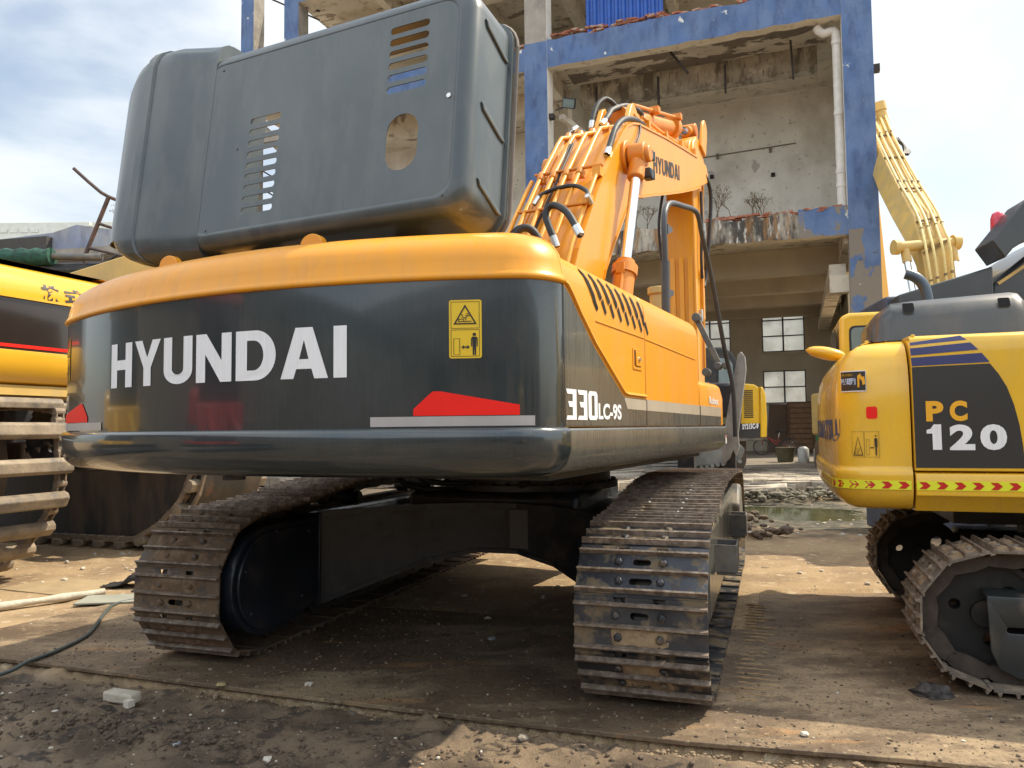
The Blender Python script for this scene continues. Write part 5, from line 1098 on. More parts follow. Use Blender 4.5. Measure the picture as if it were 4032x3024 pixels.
gt = M('dusty grey undercarriage', (.17, .16, .14), .8, var=.25, vs=3, bump=.003, bs=20, layers=[((.07, .065, .06), 4, .56, .1, (1, 1, .6), None, .7)])
sprism('track_frame', [(4.42, .34), (5.55, .45), (5.75, .55), (5.85, .80), (5.70, .98), (5.3, .98), (4.40, .86)], 18.35, 18.75, gt, bevel=.05)
sprism('track_frame', [(4.42, .30), (5.9, .34), (6.1, .60), (6.1, .85), (5.9, 1.02), (4.40, .90)], 20.2, 20.7, gt, bevel=.05)
for k in range(8): 
    q = sl_(4.75+.13*k, 18.36-.03*k, .36+.022*k); q2 = sl_(4.75+.13*k, 18.7-.03*k, .36+.022*k); MB().cyl(q, q2, .05, seg=12).build('roller', gt, SY, smooth=40)
sprism('bucket', [(5.35, .30), (5.98, .30), (6.05, .45), (6.06, 1.00), (5.92, 1.12), (5.45, 1.22), (5.25, 1.15), (5.5, 1.05), (5.88, .95), (5.86, .5)], 19.0, 19.8, M('brown worn bucket', (.10, .075, .055), .8, var=.3), bevel=.02)
mb = MB()
for k in range(7): mb.prism([(3.42, .36+.075*k), (4.36, .36+.075*k), (4.36, .40+.075*k), (3.42, .40+.075*k)], 'y', 17.9, 17.95)
mb.v = [tuple(sl_(*v)) for v in mb.v]; mb.build('track_shoes', gt, SY); sprism('track_end', [(3.42, .35), (4.38, .35), (4.38, .86), (3.42, .86)], 17.96, 19.5, gt)
# grey wedge plate with a torn edge and the linkage standing between the two machines
GP = empty('steel_wedge', (2.62, 8.95, 0), 22, 'tall pale grey steel wedge plate with ragged lower edge beside the orange machine', 'steel plate')
mb = MB(); mb.prism([(-.18, 1.22), (.02, 2.22), (.06, 2.26), (.10, 2.20), (.11, 2.05), (.0, 1.30), (.01, 1.15), (-.03, 1.05), (-.06, 1.12), (-.10, 1.02), (-.18, .95)], 'y', -.04, .04); mb.build('wedge_plate', M('scraped pale steel', (.30, .29, .26), .5, metal=.3, var=.25, vs=5, layers=[((.12, .10, .09), 7, .56, .1, (1, 1, .5), None, .7)]), GP, bevel=.006)
mb = MB(); mb.beam((-.1, .15, 0), (-.1, .15, 1.3), .1, .1); mb.build('post', blacksteel, GP)
LKG = empty('bucket_linkage', (2.36, 9.3, 0), 22, 'dark steel bucket linkage arm with greased pin joints in front of the black cab', 'linkage')
mb = MB(); mb.beam((-.10, 0, 2.70), (.14, 0, 2.16), .04, .07); mb.build('link_arm', greysteel, LKG, bevel=.01)
for x, z, r in ((-.10, 2.72, .055), (.14, 2.12, .045), (.0, 2.05, .05), (.22, 2.12, .04)):
    MB().cyl((x, -.08, z), (x, .08, z), r).build('pin', greysteel, LKG, bevel=.01)
mb = MB(); mb.prism([(-.6, 1.5), (.35, 1.5), (.35, 1.93), (-.6, 1.93)], 'y', .1, .4); mb.build('crosshead', blacksteel, LKG, bevel=.05)
MB().beam((-.3, .25, 0), (-.3, .25, 1.6), .2, .2).build('post', blacksteel, LKG)
# ================= things standing inside the workshop (B frame coordinates)
BO = Vector((10.249, 20.952, 0)); BR = Matrix.Rotation(-rad(20.4), 3, 'Z')
def inB(x, y, z=.2): return tuple(BO+BR @ Vector((x, y, z)))
BK = empty('bicycle', inB(-3.75, 9.7), 20.4, 'old red bicycle leaning by the wall beneath the workshop windows', 'bicycle')
tyre = M('dusty tyre', (.05, .045, .04), .8)
bred = M('faded red frame', (.28, .035, .025), .45)
def wheel(x):
    mb = MB(); mb.tube([(x+.31*math.cos(2*math.pi*k/28), 0, .33+.31*math.sin(2*math.pi*k/28)) for k in range(29)], .024, 8); w_ = mb.build('wheel', tyre, BK, smooth=60)
    m2 = MB()
    for k in range(14):
        a = 2*math.pi*k/14; m2.tube([(x, 0, .33), (x+.29*math.cos(a), 0, .33+.29*math.sin(a))], .003, 4)
    m2.cyl((x, -.04, .33), (x, .04, .33), .025); m2.build('spokes', zinc, w_)
wheel(0); wheel(1.05)
mb = MB(); mb.tube([(.16, 0, .95), (.22, 0, .72), (.55, 0, .42)], .022, 8); mb.tube([(.55, 0, .30), (.66, 0, .72)], .018, 8); mb.tube([(.55, 0, .30), (1.05, 0, .33)], .014, 6); mb.tube([(.63, 0, .62), (1.05, 0, .33)], .012, 6); mb.tube([(.22, 0, .72), (.60, 0, .52)], .02, 8); mb.build('frame', bred, BK, smooth=60)
MB().tube([(.14, 0, 1.0), (.0, 0, .33)], .017, 8).build('fork', bred, BK)
MB().tube([(.10, -.26, 1.0), (.13, -.1, 1.06), (.13, .1, 1.06), (.10, .26, 1.0)], .014, 8).build('handlebar', ink, BK, smooth=60)
mb = MB(); mb.tube([(.66, 0, .7), (.69, 0, .90)], .013, 8); mb.build('seat_post', zinc, BK)
mb = MB(); mb.prism([(-.14, -.03), (.10, -.09), (.12, 0), (.10, .09), (-.14, .03)], 'z', -.02, .04); s_ = mb.build('saddle', ink, BK, bevel=.02, loc=(.66, 0, .93))
MB().box(.85, 1.2, -.06, .06, .66, .68).build('carrier', ink, BK); MB().cyl((.55, -.05, .3), (.55, .05, .3), .09).build('chainwheel', ink, BK)
wood = M('weathered brown boards', (.16, .085, .045), .8, var=.25, vs=3, layers=[((.08, .045, .03), 3, .55, .1, (1, 1, 4), None, .7)])
DB = empty('wooden_door', inB(-2.25, 13.6), 24, 'slatted brown wooden door leaning below the workshop windows', 'door')
mb = MB(); mb.box(-.55, .62, 0, .06, 0, 2.25); mb.build('frame', wood, DB, bevel=.01)
mb = MB()
for k in range(9): mb.box(-.42, .5, -.03, -.002, .15+.23*k, .33+.23*k, rot=None)
mb.build('slats', M('lighter brown slats', (.24, .14, .075), .8, var=.2), DB, bevel=.006)
W2 = MB().box(-.5, .45, 0, .04, 0, 2.15).build('plywood_sheet', M('dark plywood', (.13, .085, .055), .8, var=.2, vs=2), None, loc=inB(-3.2, 13.7), rz=-rad(14)); W2.rotation_euler.y = rad(4)
tag(W2, 'plain brown plywood sheet leaning to the left of the slatted door', 'board')
W3 = MB().box(-.3, .3, 0, .05, 0, 2.4).build('plywood_sheet', M('dark plywood', (.13, .085, .055), .8, var=.2, vs=2), None, loc=inB(-1.25, 13.9), rz=-rad(22)); tag(W3, 'narrow upright plank to the right of the slatted door', 'board')
mb = MB(); mb.box(-.75, .75, -.35, .35, 0, .42); mb.box(-.78, .78, -.38, .38, .421, .47); GBX = mb.build('green_chest', M('green painted chest', (.03, .16, .05), .5, var=.2, vs=3, layers=[((.12, .2, .1), 4, .6, .1, (1, 1, 1), None, .6)]), None, bevel=.015, loc=inB(-1.05, 4.0, .80), rz=-rad(20)); tag(GBX, 'green painted chest resting on a dark crate inside the workshop', 'chest')
mb = MB(); mb.box(-.55, .7, -.35, .35, 0, .58); DC = mb.build('dark_crate', M('dark brown crate', (.05, .042, .032), .8, var=.3, vs=4), None, bevel=.03, loc=inB(-.95, 4.0, .21), rz=-rad(20)); tag(DC, 'dark brown crate supporting the green chest', 'crate')
def jug(name, x, y, h, r, mt, lab, cat):
    mb = MB(); mb.tube([(0, 0, 0), (0, 0, .03), (0, 0, h*.82), (0, 0, h*.93), (0, 0, h)], [r*.92, r, r, r*.7, r*.28], 16); o = mb.build(name, mt, None, smooth=50, loc=inB(x, y, .21)); tag(o, lab, cat); MB().cyl((0, 0, h), (0, 0, h+.04), r*.3).build('lid', ink, o); return o
jug('plastic_drum', -2.2, 3.0, .52, .17, M('milky plastic', (.42, .42, .40), .5, var=.1), 'milky white plastic drum standing left of the dark crate', 'drum')
jug('plastic_drum', -1.78, 3.15, .50, .12, M('grey plastic', (.34, .34, .32), .5, var=.1), 'slim grey plastic drum between the white drum and the dark crate', 'drum')
mb = MB(); mb.tube([(0, 0, 0), (0, 0, .45), (0, 0, .47)], [.24, .32, .33], 18); o = mb.build('wicker_basket', M('dull olive basket', (.10, .085, .045), .9, var=.4, vs=30, bump=.01, bs=60), None, smooth=50, loc=inB(-2.75, 3.6, .21)); tag(o, 'dull olive woven basket beside the white drum', 'basket'); MB().cyl((0, 0, .40), (0, 0, .45), .29, seg=18).build('filling', M('green leaves', (.05, .10, .03), .9, var=.4, vs=20), o)
# dry weeds on the ledge
def weed(loc, h, n, lab, seed):
    R_ = random.Random(seed); e = empty('dry_shrub', loc, 0, lab, 'shrub'); mb = MB(); lf = MB()
    def grow(p, d, l, r, k):
        q = p+d*l; mid = (p+q)/2+Vector((R_.uniform(-1, 1), R_.uniform(-1, 1), 0))*l*.08; mb.tube([p, mid, q], [r, r*.85, r*.7], 5)
        if k == 0:
            for _ in range(2):
                c = q+Vector((R_.uniform(-.06, .06), R_.uniform(-.06, .06), R_.uniform(-.06, .03))); a = Vector((R_.uniform(-1, 1), R_.uniform(-1, 1), R_.uniform(-1, .3))).normalized()*.07; b = a.orthogonal().normalized()*.018
                lf.add([c, c+a*.5+b, c+a, c+a*.5-b], [(0, 1, 2, 3)])
            return
        for _ in range(R_.choice((2, 2, 3))):
            nd = (d+Vector((R_.uniform(-.8, .8), R_.uniform(-.6, .6), R_.uniform(-.3, .5)))).normalized(); grow(q, nd, l*R_.uniform(.55, .85), r*.7, k-1)
    for i in range(n): grow(Vector((R_.uniform(-.5, .5)*h*.6, R_.uniform(-.1, .1), 0)), Vector((R_.uniform(-.4, .4), R_.uniform(-.2, .2), 1)).normalized(), h*.32, .014, 3)
    mb.build('stems', M('dry stems', (.14, .10, .065), .9), e); lf.build('leaves', M('dry leaves', (.16, .13, .07), .9, var=.3), e); return e
weed(inB(-4.2, .25, 7.53), 1.15, 4, 'bare dry shrub on the stained ledge, nearest the drain pipe', 1); weed(inB(-3.3, .25, 7.53), .8, 7, 'low spreading dry weeds on the ledge left of the drain pipe', 2)
weed(inB(-7.4, .25, 7.5), .9, 6, 'drooping dry plant on the ledge behind the orange boom', 3); weed(inB(-6.7, .25, 7.5), .9, 3, 'thin dry plant on the ledge just left of the hanging orange arm', 4)
weed((-18.6, 35.6, 9.45), 1.9, 8, 'wispy weeds rising behind the long cream crate', 5); weed((-21.5, 35.6, 9.45), 1.5, 8, 'wispy weeds at the far left edge above the crate', 6); weed((-15.3, 30.5, 9.4), 1.4, 6, 'dry weeds on the low roof beside the brown tube rail', 7)
# ================= ground
def soft(a, b, t): t = max(0, min(1, (t-a)/(b-a))); return t*t*(3-2*t)
EDGE = [(-3.211, 4.887), (-.017, 3.758), (.755, 3.508), (1.631, 3.306), (3.2, 2.86)]
def edge_y(x):
    if x <= EDGE[0][0]: return EDGE[0][1]-(x-EDGE[0][0])*.3535
    for a, b in zip(EDGE, EDGE[1:]):
        if x <= b[0]: return a[1]+(b[1]-a[1])*(x-a[0])/(b[0]-a[0])
    return EDGE[-1][1]-(x-EDGE[-1][0])*.29
def gz(x, y):
    n1 = noise.fractal(Vector((x*.35, y*.35, 3.1)), 1.0, 2.1, 4)
    n2 = noise.fractal(Vector((x*2.2, y*2.2, 7.7)), .9, 2.1, 5)
    n3 = noise.fractal(Vector((x*11, y*11, 1.7)), .8, 2.2, 4)
    d = y-edge_y(x)                                   # >0 behind the steel plates' front edge
    z = .012*n1+.010*n2+.003*n3
    if d < .02:                                       # rutted mud in front
        rut = math.sin((y+.35*x)*16+1.5*n1*3)*.010*soft(0, .35, abs(n2)+.1)
        m = soft(-.02, -.15, d) if d < 0 else 0
        ridge = math.exp(-((d+.62+.12*math.sin(x*2.1)+.15*n1)/.16)**2)*(.035+.03*abs(n2))*soft(-3.2, -2.2, x)*soft(.95, .1, x)
        z = z*1.5+rut*1.3+ridge*1.2+.011*n3+.012*max(0, n3)*abs(n2)*4-.037
        z -= .03*math.exp(-(d/.05)**2)
        z += .03*math.exp(-((x+2.2)**2+(y-3.7)**2)/.12)*abs(n3)*2
        if y < 3.26+.05*math.sin(3*x) and x > -1.2: z = z*.25-.045
    else:
        z = z*.6-.012
        if y > 6.5: z = .02*n1+.012*n2+.004*n3
    # muddy channel with the puddle
    px, py = 4.6, 13.4; q = ((x-px)/2.6)**2+((y-py)/2.4)**2
    z -= .10*math.exp(-q*1.3); z += .12*math.exp(-((y-15.2-.1*x)/.5)**2)*abs(n2)*(1 if 1.5 < x < 8 else 0); z += .10*math.exp(-((x-3.1-.08*(y-12))/.35)**2)*abs(n2+.3)*(1 if 9.5 < y < 14.5 else 0)
    if y > 17.5: z -= .05
    # plates lie flat: press the ground under them
    u_, v_ = .94*x-.33*y, .33*x+.94*y
    return z
def grid(name, xs, ys, mat):
    vs = [(x, y, gz(x, y)) for y in ys for x in xs]; n = len(xs)
    fs = [(j*n+i, j*n+i+1, (j+1)*n+i+1, (j+1)*n+i) for j in range(len(ys)-1) for i in range(n-1)]
    me = bpy.data.meshes.new(name); me.from_pydata(vs, [], fs); me.materials.append(mat); me.shade_smooth(); o = bpy.data.objects.new(name, me); COL.objects.link(o); return o
def steps(brk):
    out = []
    for (a, s), (b, _) in zip(brk, brk[1:]):
        x = a
        while x < b-1e-6: out.append(x); x += s
    out.append(brk[-1][0]); return out
def groundmat():
    m = bpy.data.materials.new('yard earth'); m.use_nodes = True; t = m.node_tree; n = t.nodes; L = t.links; p = n['Principled BSDF']
    g = n.new('ShaderNodeNewGeometry'); pos = g.outputs['Position']
    def noi(sc, det=8, ro=.6, st=(1, 1, 1), loc=(0, 0, 0), rot=0):
        mp = n.new('ShaderNodeMapping'); mp.inputs['Scale'].default_value = st; mp.inputs['Location'].default_value = loc; mp.inputs['Rotation'].default_value = (0, 0, rot); L.new(pos, mp.inputs[0])
        z = n.new('ShaderNodeTexNoise'); z.inputs['Scale'].default_value = sc; z.inputs['Detail'].default_value = det; z.inputs['Roughness'].default_value = ro; L.new(mp.outputs[0], z.inputs['Vector']); return z.outputs['Fac']
    def ramp(f, a, b):
        r = n.new('ShaderNodeMapRange'); r.inputs['From Min'].default_value = a; r.inputs['From Max'].default_value = b; r.interpolation_type = 'SMOOTHSTEP'; L.new(f, r.inputs['Value']); return r.outputs[0]
    def math_(op, a, b):
        k = n.new('ShaderNodeMath'); k.operation = op
        for i, v in enumerate((a, b)):
            if isinstance(v, (int, float)): k.inputs[i].default_value = v
            else: L.new(v, k.inputs[i])
        return k.outputs[0]
    def mixc(f, a, b):
        x = n.new('ShaderNodeMix'); x.data_type = 'RGBA'
        if isinstance(f, float): x.inputs[0].default_value = f
        else: L.new(f, x.inputs[0])
        for i, v in ((6, a), (7, b)):
            if isinstance(v, tuple): x.inputs[i].default_value = (*v, 1)
            else: L.new(v, x.inputs[i])
        return x.outputs[2]
    sep = n.new('ShaderNodeSeparateXYZ'); L.new(pos, sep.inputs[0])
    # mask: wet mud in front of the plates
    ey = math_('ADD', sep.outputs[1], math_('MULTIPLY', sep.outputs[0], .345)); near = ramp(math_('ADD', ey, math_('MULTIPLY', noi(2), .25)), 3.95, 3.75)
    dry = mixc(ramp(noi(1.3), .42, .62), (.40, .28, .155), (.27, .185, .105)); dry = mixc(ramp(noi(9, loc=(3, 1, 0)), .55, .68), dry, (.52, .41, .27)); dry = mixc(ramp(noi(45), .6, .7), dry, (.11, .08, .055))
    wet = mixc(ramp(noi(3.2), .40, .62), (.095, .066, .042), (.19, .135, .085)); wet = mixc(ramp(noi(.9, loc=(4, 0, 0)), .50, .62), wet, (.225, .16, .10)); wet = mixc(ramp(noi(30), .62, .70), wet, (.24, .19, .135)); wet = mixc(ramp(noi(5, loc=(2, 7, 0), st=(1, 2.2, 1)), .55, .63), wet, (.055, .040, .028))
    c = mixc(near, dry, wet)
    px = math_('ADD', math_('POWER', math_('DIVIDE', math_('ADD', sep.outputs[0], -4.4), 2.2), 2.), math_('POWER', math_('DIVIDE', math_('ADD', sep.outputs[1], -13.0), 3.2), 2.))
    pm = ramp(math_('ADD', px, math_('MULTIPLY', noi(2.5), 1.6)), 2.1, 1.2); c = mixc(pm, c, mixc(ramp(noi(6), .45, .6), (.05, .045, .028), (.13, .11, .075)))
    L.new(c, p.inputs['Base Color'])
    pud = ramp(noi(1.1, 5, .5, loc=(1.2, .6, 0)), .60, .64); wr = math_('MULTIPLY', near, pud)
    r = n.new('ShaderNodeMix'); r.data_type = 'FLOAT'; L.new(math_('MULTIPLY', near, ramp(noi(2, loc=(9, 2, 0)), .5, .62)), r.inputs[0]); r.inputs[2].default_value = .92; r.inputs[3].default_value = .42; L.new(r.outputs[0], p.inputs['Roughness'])
    b = n.new('ShaderNodeBump'); b.inputs['Distance'].default_value = .02; h = math_('ADD', noi(28, 10, .7), math_('MULTIPLY', noi(95, 6, .7), .35)); L.new(h, b.inputs['Height']); b.inputs['Strength'].default_value = .9; L.new(b.outputs[0], p.inputs['Normal'])
    return m
GM = groundmat()
xs = steps([(-3000, 600), (-600, 150), (-150, 30), (-30, 4), (-10, .5), (-4, .06), (-2.8, .03), (2.6, .06), (4, .12), (7.5, .5), (14, 4), (30, 30), (150, 150), (600, 600), (3000, 1)])
ys = steps([(-40, 10), (-10, 1), (1, .15), (2.4, .025), (4.6, .05), (7.5, .1), (18, .5), (30, 5), (60, 40), (300, 300), (3000, 1)])
tag(grid('ground', xs, ys, GM), kind='structure')
# steel road plates
plate_m = M('rusty steel road plate', (.165, .115, .070), .62, metal=.1, var=.3, vs=1.2, bump=.006, bs=30, coords='Object', layers=[
    ((.10, .068, .042), 1.3, .52, .07, (1, 1, 1), .5, .85), ((.32, .235, .14), 1.5, .55, .06, (.7, 1.6, 1), .85, .85), ((.36, .19, .075), 2.6, .65, .05, (.5, 2.4, 1), .8, .75), ((.12, .08, .05), 7, .58, .05, (1, 1.4, 1), .9, .6), ((.44, .34, .21), 24, .64, .05, (1, 1, 1), .9, .6), ((.07, .05, .035), 50, .60, .05, (1, 1, 1), .9, .65)])
def plate(name, pts, z1, th, lab):
    c = sum((Vector((x, y)) for x, y in pts), Vector((0, 0)))/len(pts)
    mb = MB(); n = len(pts)
    mb.prism([(x-c.x, y-c.y) for x, y in pts], 'z', -th, 0); o = mb.build(name, plate_m, None, bevel=.003, loc=(c.x, c.y, z1)); tag(o, lab, 'steel plate', 'steel road plates'); return o
plate('steel_plate', [(-3.95, 5.15), (-3.211, 4.887), (-.017, 3.758), (.755, 3.508), (1.631, 3.306), (2.6, 3.03), (3.27, 4.94), (1.64, 5.36), (-3.1, 6.75), (-3.35, 6.3)], .002, .022, 'long rusty steel plate under the rear ends of the orange machine\'s tracks')
plate('steel_plate', [(1.66, 5.372), (3.28, 4.955), (4.4, 8.1), (2.75, 8.6)], -.004, .016, 'brown steel plate just behind, between the orange and the yellow machine')
plate('steel_plate', [(-4.4, 5.0), (-3.04, 4.58), (-2.49, 3.82), (-3.1, 3.1), (-4.8, 3.9)], -.012, .018, 'pale brown steel plate corner at the lower left edge')
plate('steel_plate', [(-1.3, 3.19), (-.35, 3.33), (.45, 3.22), (1.6, 2.9), (1.2, 1.6), (-1.9, 2.2)], -.016, .02, 'smooth light brown steel plate along the bottom edge of the yard')
# puddle behind
wm = M('green brown puddle water', (.055, .06, .025), .06, var=.3, vs=3, bump=.002, bs=14)
mb = MB(); mb.add([(4.5+1.25*math.cos(a)*(1+.18*math.sin(3*a)), 12.6+1.5*math.sin(a)*(1+.15*math.cos(2*a+1)), -.062) for a in [2*math.pi*k/40 for k in range(40)]], [tuple(range(40))]); tag(mb.build('puddle', wm, None), kind='structure')
mb = MB(); mb.add([(-2.62+.33*math.cos(a)*(1+.25*math.sin(3*a)), 3.93+.17*math.sin(a)*(1+.2*math.cos(2*a)), -.036) for a in [2*math.pi*k/32 for k in range(32)]], [tuple(range(32))]); tag(mb.build('puddle', M('muddy puddle water', (.16, .13, .10), .12, var=.1, bump=.001, bs=20), None), kind='structure')
# rubble: loose stones with their own outlines
def rock(name, loc, r, seed, mat, lab=None, cat='stone', group=None, flat=.6, sub=2):
    bm = bmesh.new(); bmesh.ops.create_icosphere(bm, subdivisions=sub, radius=r)
    for v in bm.verts:
        k = 1+.45*noise.noise(v.co*(1.6/r)+Vector((seed, seed*2, 0))); v.co *= k; v.co.z *= flat
    me = bpy.data.meshes.new(name); bm.to_mesh(me); bm.free(); me.materials.append(mat); o = bpy.data.objects.new(name, me); COL.objects.link(o); o.location = loc; o.rotation_euler.z = seed
    if lab: tag(o, lab, cat, group)
    return o
stone = M('grey brown stone', (.26, .22, .17), .9, var=.3, vs=20, rnd=.35, bump=.004, bs=60)
chalk = M('pale rubble', (.55, .50, .42), .9, var=.15, vs=15, rnd=.15, bump=.003, bs=60)
clod = M('dark mud clod', (.13, .093, .064), .9, var=.3, vs=20, rnd=.3, bump=.006, bs=50)
bm = MB(); R_ = random.Random(3)
c1 = MB(); c1.box(-.10, .10, -.04, .04, 0, .055, rot=Matrix.Rotation(-.35, 3, 'Z')); o = c1.build('broken_block', M('chipped pale block', (.48, .43, .34), .9, var=.15, vs=14, bump=.01, bs=30), None, bevel=.012, loc=(-2.09, 4.18, -.03)); tag(o, 'chipped pale concrete block lying in the mud before the steel plate', 'block')
MB().box(.085, .125, -.055, -.015, .0, .035, rot=Matrix.Rotation(-.5, 3, 'Z')).build('chip', chalk, o)
for (x, y, r, lab) in ((-.62, 3.30, .030, 'rounded pale pebble in the mud, lower middle'), (-1.07, 3.40, .020, 'small white pebble in the ridge of mud'), (.03, 3.62, .026, 'dark stone by the plate edge below the left track'), (-2.33, 3.98, .018, 'tiny stone left of the pale block'), (.98, 3.12, .022, 'pale stone on the lower plate, right of centre'), (1.30, 3.55, .018, 'small pale stone right of the right track'), (-.85, 4.05, .03, 'grey clod stone in the dirt beside the left track'), (-1.13, 4.30, .022, 'pale stone chip in front of the left track')):
    rock('stone', (x, y, gz(x, y)+.006 if y < edge_y(x) else .012), r, x*3+y, chalk if 'pale' in lab or 'white' in lab else stone, lab)
sm = MB()
def scatter(n, fx, mat, name, lo, hi, seed):
    """crumbs and gravel nobody could count: one object"""
    R_ = random.Random(seed); mb = MB(); k = 0
    base = []
    bmx = bmesh.new(); bmesh.ops.create_icosphere(bmx, subdivisions=1, radius=1.); base = [v.co.copy() for v in bmx.verts]; faces = [tuple(v.index for v in f.verts) for f in bmx.faces]; bmx.free()
    while k < n:
        q = fx(R_)
        if q is None: continue
        x, y, z = q; r = lo+(hi-lo)*R_.random()**3; s = Vector((R_.uniform(.6, 1.3), R_.uniform(.6, 1.3), R_.uniform(.4, .8)))
        mb.add([(x+c.x*s.x*r*R_.uniform(.8, 1.2), y+c.y*s.y*r*R_.uniform(.8, 1.2), z+c.z*s.z*r+r*.3) for c in base], faces); k += 1
    o = mb.build(name, mat, None); tag(o, kind='stuff'); return o
def front(R_):
    x = R_.uniform(-3, 2.4); y = R_.uniform(2.7, 4.6); d = y-edge_y(x)
    if d > -.02: return None
    if R_.random() > .25+.75*math.exp(-((d+.6)/.25)**2): return None
    if y < 3.28 and x > -1.2 and R_.random() < .8: return None
    return x, y, gz(x, y)
def onplate(R_):
    x = R_.uniform(-3, 3); y = edge_y(x)+R_.random()**1.5*1.9
    if R_.random() > .3+.7*math.exp(-((x+1.0)/.7)**2-((y-4.35)/.4)**2): return None
    return x, y, .002
def yard(R_):
    x = R_.uniform(-8, 8); y = R_.uniform(5.5, 17); return x, y, gz(x, y)
scatter(3200, front, clod, 'mud_crumbs', .002, .015, 1); scatter(3000, lambda R_: (lambda x: (x, edge_y(x)+.03+R_.random()**1.3*2.2, .002))(R_.uniform(-3, 3.1)), M('dark grit', (.075, .055, .04), .95, var=.4, vs=30), 'grit', .0015, .009, 31); scatter(1500, lambda R_: (lambda x: (x, edge_y(x)+.03+R_.random()**1.3*2.2, .002))(R_.uniform(-3, 3.1)), M('brown grit', (.2, .15, .10), .9, rnd=.2, var=.3, vs=30), 'grit', .0015, .008, 32)
scatter(800, onplate, M('brown grit', (.2, .15, .10), .9, rnd=.2, var=.3, vs=30), 'grit', .002, .013, 2); scatter(1300, yard, chalk, 'gravel', .005, .035, 4)
scatter(2600, lambda R_: (lambda x: (x, edge_y(x)-.62-.12*math.sin(x*2.1)+R_.gauss(0, .07), gz(x, edge_y(x)-.62)-.004))(R_.uniform(-2.6, .7)), clod, 'mud_crumbs', .003, .017, 12)
scatter(900, lambda R_: (lambda x: (x, edge_y(x)-abs(R_.gauss(0, .05))-.02, gz(x, edge_y(x)-.04)+.01))(R_.uniform(-1.9, 3.0)), M('tan crumbs', (.24, .175, .11), .95, var=.3, vs=30), 'mud_crumbs', .003, .015, 13)
scatter(140, front, chalk, 'gravel', .003, .012, 6); scatter(110, lambda R_: (lambda x: (x, edge_y(x)+R_.uniform(.05, 1.8), .002))(R_.uniform(-3, 3)), chalk, 'gravel', .002, .010, 7)
scatter(500, lambda R_: (R_.uniform(2.9, 7.5), R_.gauss(15.0, .35), R_.uniform(0, .12)), M('wet rubble', (.15, .13, .09), .8, var=.4, vs=8), 'rubble', .03, .12, 8)
scatter(300, lambda R_: (lambda y: (R_.gauss(3.25+.1*(y-12), .22), y, R_.uniform(0, .10)))(R_.uniform(9.5, 14.5)), clod, 'mud_crumbs', .03, .10, 9)
# kerb slabs tilted by the puddle
for k, (x, y, lx, rz, ry, lab) in enumerate(((4.15, 15.9, .95, -.1, .05, 'broken pale kerb slab left of the gap in the paving edge'), (5.05, 15.6, .9, -.35, -.08, 'tilted pale slab in the middle of the paving edge'), (6.75, 14.9, 1.0, .5, .25, 'grey slab tipped towards the puddle beside the yellow counterweight'))):
    o = MB().box(-lx/2, lx/2, -.3, .3, -.06, .10).build('kerb_slab', tile, None, bevel=.02, loc=(x, y, .08)); o.rotation_euler = (0.05, ry, rz); tag(o, lab, 'slab')
# cable, wrapped pole, black cloth, sheet of board, rags, litter
pts = spline([(-3.3, 4.25, -.02), (-3.008, 4.581, -.005), (-2.956, 4.756, .015), (-2.914, 4.995, .016), (-2.933, 5.378, .015), (-3.138, 5.975, .015), (-3.230, 6.30, .012), (-3.15, 6.46, .012), (-2.95, 6.50, .02), (-2.6, 6.6, .02)], 10)
mb = MB(); mb.tube(pts, .0125, 8); tag(mb.build('electric_cable', M('grey green cable', (.07, .085, .08), .5, var=.1), None, smooth=60), 'thin grey green cable curving over the steel plate at the left', 'cable')
mb = MB(); P = [Vector((-4.45+.115*k, 5.85+.109*k, .03)) for k in range(9)]; mb.tube(P, [.030+.006*math.sin(k*2.3) for k in range(9)], 12); o = mb.build('wrapped_pole', M('crumpled cream wrapping', (.52, .47, .37), .75, var=.15, vs=12, bump=.015, bs=14), None, smooth=60); tag(o, 'pole wrapped in crumpled cream plastic lying on the earth, left', 'pole')
mb = MB(); R_ = random.Random(11); G = 14; P = [[(-3.72+.50*i/G+.02*R_.random(), 6.98+.24*j/G, .01+max(0, .12*math.exp(-((i-8)/2.4)**2)*(.4+.6*abs(math.sin(j*1.1)))+.012*R_.random())) for i in range(G+1)] for j in range(G+1)]
mb.add([p for r in P for p in r], [(j*(G+1)+i, j*(G+1)+i+1, (j+1)*(G+1)+i+1, (j+1)*(G+1)+i) for j in range(G) for i in range(G)]); tag(mb.build('black_cloth', M('black cloth', (.018, .017, .016), .7, var=.3), None, smooth=70, solid=.004), 'rumpled black cloth on the earth behind the left track', 'cloth')
o = MB().box(-.32, .42, -.16, .16, 0, .014).build('board', M('grey green board', (.28, .28, .23), .7, var=.2, vs=3, bump=.002), None, loc=(-3.28, 6.52, .005), rz=.15, bevel=.003); tag(o, 'flat grey green board beside the left track', 'board')
o = MB().box(-.45, .45, -.3, .3, 0, .01).build('board', M('tan board', (.34, .25, .14), .8, var=.15), None, loc=(-4.1, 7.1, .0), rz=-.4); tag(o, 'tan sheet of board lying at the left edge of the yard', 'board')
def rag(loc, r, seed, mat, lab, cat, flat=.5):
    bm = bmesh.new(); bmesh.ops.create_uvsphere(bm, u_segments=24, v_segments=14, radius=r)
    for v in bm.verts:
        k = 1+.5*noise.noise(v.co*(3.2/r)+Vector((seed, 0, 0)))+.3*noise.noise(v.co*(7/r)+Vector((0, seed, 0))); v.co *= k; v.co.z = max(v.co.z*flat, -.002)
    me = bpy.data.meshes.new('r'); bm.to_mesh(me); bm.free(); me.materials.append(mat); me.shade_smooth(); o = bpy.data.objects.new(cat.replace(' ', '_'), me); COL.objects.link(o); o.location = loc; tag(o, lab, cat); return o
